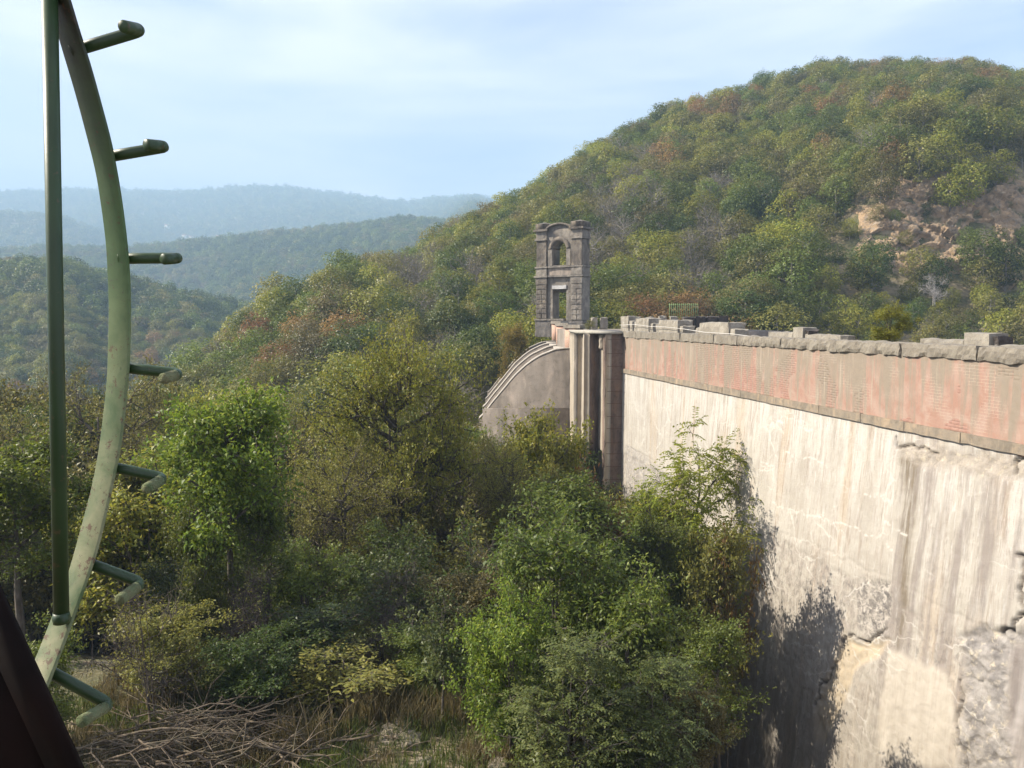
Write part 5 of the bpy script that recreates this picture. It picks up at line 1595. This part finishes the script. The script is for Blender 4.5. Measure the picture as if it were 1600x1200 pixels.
def smooth(a):
    for _ in range(6): a = np.r_[a[0], (a[:-2] + a[1:-1] * 2 + a[2:]) / 4, a[-1]]
    return a
lx, rx = smooth(lx), smooth(rx)
# both rims as circles of constant bow : the left edge lies deeper than the right one
Lp = np.array([at(a, v_, dep(v_) + .005) for a, v_ in zip(lx, vv)]); Rp = np.array([at(a, v_ + 0, dep(v_) - .012) for a, v_ in zip(rx, vv)])
tan_ = unit(np.gradient((Lp + Rp) / 2, axis=0)); wv = unit(Rp - Lp); nrm = unit(np.cross(wv, tan_))
if nrm[40][1] < 0: nrm = -nrm      # away from the camera
TH = .009
V = np.concatenate([Lp, Rp, Rp + nrm * TH, Lp + nrm * TH]); n = len(vv); i = np.arange(n - 1)
q = np.concatenate([np.stack([i + a * n, i + b_ * n, i + 1 + b_ * n, i + 1 + a * n], 1) for a, b_ in ((0, 1), (1, 2), (2, 3), (3, 0))])
q = np.r_[q, [[0, n, 2 * n, 3 * n], [n - 1, 2 * n - 1, 3 * n - 1, 4 * n - 1]]]
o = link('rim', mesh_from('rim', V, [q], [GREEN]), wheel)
md = o.modifiers.new('bevel', 'BEVEL'); md.width = .0015; md.segments = 2
# pegs: start on the outer face of the rim, straight out, then a short bent grip
pegs = [((112, 80), (222, 47), (192, 41), -.05), ((168, 245), (262, 229), (228, 226), -.03), ((186, 404), (283, 403), (255, 405), -.03),
        ((190, 574), (282, 584), (254, 592), -.045), ((172, 729), (257, 747), (228, 764), -.055), ((138, 880), (222, 911), (186, 938), -.06), ((75, 1048), (172, 1101), (126, 1128), -.08)]
for (a, e, g_, dd) in pegs:
    da = dep(a[1]) + .01; de = da + .035
    A = np.array(at(*a, da)); E = np.array(at(*e, de)); G = np.array(at(*g_, de + dd - .02))
    d1 = unit(E - A); d2 = unit(G - E); r = .0132
    c0 = E - d1 * .022; c1 = E + d2 * .022
    ts = np.linspace(0, 1, 7)[:, None]
    arc = (1 - ts) ** 2 * c0 + 2 * ts * (1 - ts) * E + ts ** 2 * c1
    path = np.concatenate([[A], [A + (c0 - A) * .5], arc, [G - d2 * .002], [G]])
    rad = np.full(len(path) - 2, r)
    b = MB(); b.tube(path[:-2], rad, 16); pg = b.build('handle_peg', DGREEN, wheel, True)
    wb_ = MB(); wb_.tube([A, A + d1 * .004, A + d1 * .008], [.0185, .0175, .0140], 12); wb_.build('weld', GREEN, pg, True)
    g2 = np.concatenate([[path[-3] - d2 * .001], [path[-3] + (G - path[-3]) * .5], [G - d2 * .003], [G]])
    b = MB(); b.tube(g2, [r + .0003, r + .0003, r + .0003, r * .9], 16); b.build('grip', DGREEN if a[1] < 500 else GRIP, pg, True)
# strut pipe
b = MB(); A = np.array(at(76, -80, 1.70)); E = np.array(at(96, 965, dep(965) - .028))
b.tube([A, (A + E) / 2, E], .0158, 24); b.build('strut_pipe', DGREEN, wheel, True)
b = MB(); b.tube([E + np.array([0, 0, .012]), E + np.array([0, 0, 0]), E + np.array([0, 0, -.012])], [.0165, .019, .017], 16); b.build('weld_bead', DGREEN, wheel, True)

# dark iron beam in the corner
def iron():
    t = NT('dark_rusted_beam'); c = t.coord(); n1 = t.noise(c, 14, 5, .7); n2 = t.noise(c, 4, 4)
    g = t.mix(t.rng(n1, .4, .65), (.0035, .0016, .0013), (.006, .003, .0024)); g = t.mix(t.rng(n2, .5, .7, 0, .5), g, (.014, .005, .0035))
    return t.finish(g, .8, t.bump(n1, .3, .003), spec=.15)
IRON = iron()
beam = thing('iron_beam', 'dark rusty iron channel beam leaning in the lower left corner', 'beam', (0, 0, 0))
Yb = 1.28
TL = np.array(at(-60, 800, Yb)); BR = np.array(at(165, 1290, Yb)); axis = unit(BR - TL)
perp = unit(np.cross(axis, [0, 1, 0])); 
if perp[0] > 0: perp = -perp          # into the corner
nvec = np.array([0, 1., 0])
def slab(c0, c1, wdir, w_, ndir, t_):
    b = MB(); v = [c0, c0 + wdir * w_, c0 + wdir * w_ + ndir * t_, c0 + ndir * t_, c1, c1 + wdir * w_, c1 + wdir * w_ + ndir * t_, c1 + ndir * t_]
    b.add(v, [(0, 1, 2, 3), (7, 6, 5, 4), (0, 4, 5, 1), (1, 5, 6, 2), (2, 6, 7, 3), (3, 7, 4, 0)]); return b
slab(TL, BR, perp, .055, nvec, .012).build('flange', IRON, beam)
slab(TL + perp * .0555 + nvec * .02, BR + perp * .0555 + nvec * .02, perp, .30, nvec, .008).build('web', IRON, beam)
slab(TL + perp * .356, BR + perp * .356, perp, .055, nvec, .012).build('flange', IRON, beam)

# ------------------------------------------------------------------ haze over the valley
hz_ = NT('valley_air'); pv = hz_.n('ShaderNodeVolumePrincipled')
pv.inputs['Color'].default_value = (.50, .75, 1.0, 1); pv.inputs['Density'].default_value = .00052; pv.inputs['Anisotropy'].default_value = 0.0
hz_.l(pv.outputs[0], hz_.out.inputs['Volume'])
b = MB(); b.box(-4600, 4600, -60, 3700, -80, 560)
ho = b.build('haze', hz_.m); ho['kind'] = 'stuff'

groups_ = {}
for o in scn.objects:
    if o.parent is None and o.get('label') and o.get('group'): groups_.setdefault(o['label'], []).append(o)
ORD = ['leftmost', 'second', 'third', 'fourth', 'fifth', 'sixth', 'seventh', 'eighth', 'ninth', 'tenth']
for lb, os_ in groups_.items():
    if len(os_) < 2: continue
    os_.sort(key=lambda o: o.location.x / max(o.location.y, 1))
    nn = len(os_)
    for i_, o in enumerate(os_):
        if nn == 2: pre = ('left', 'right')[i_]
        elif nn == 3: pre = ('left', 'middle', 'right')[i_]
        elif i_ == nn - 1: pre = 'rightmost'
        else: pre = ORD[min(i_, 9)] + ('' if i_ == 0 else ' from left')
        o['label'] = pre + ' ' + lb
print('done')
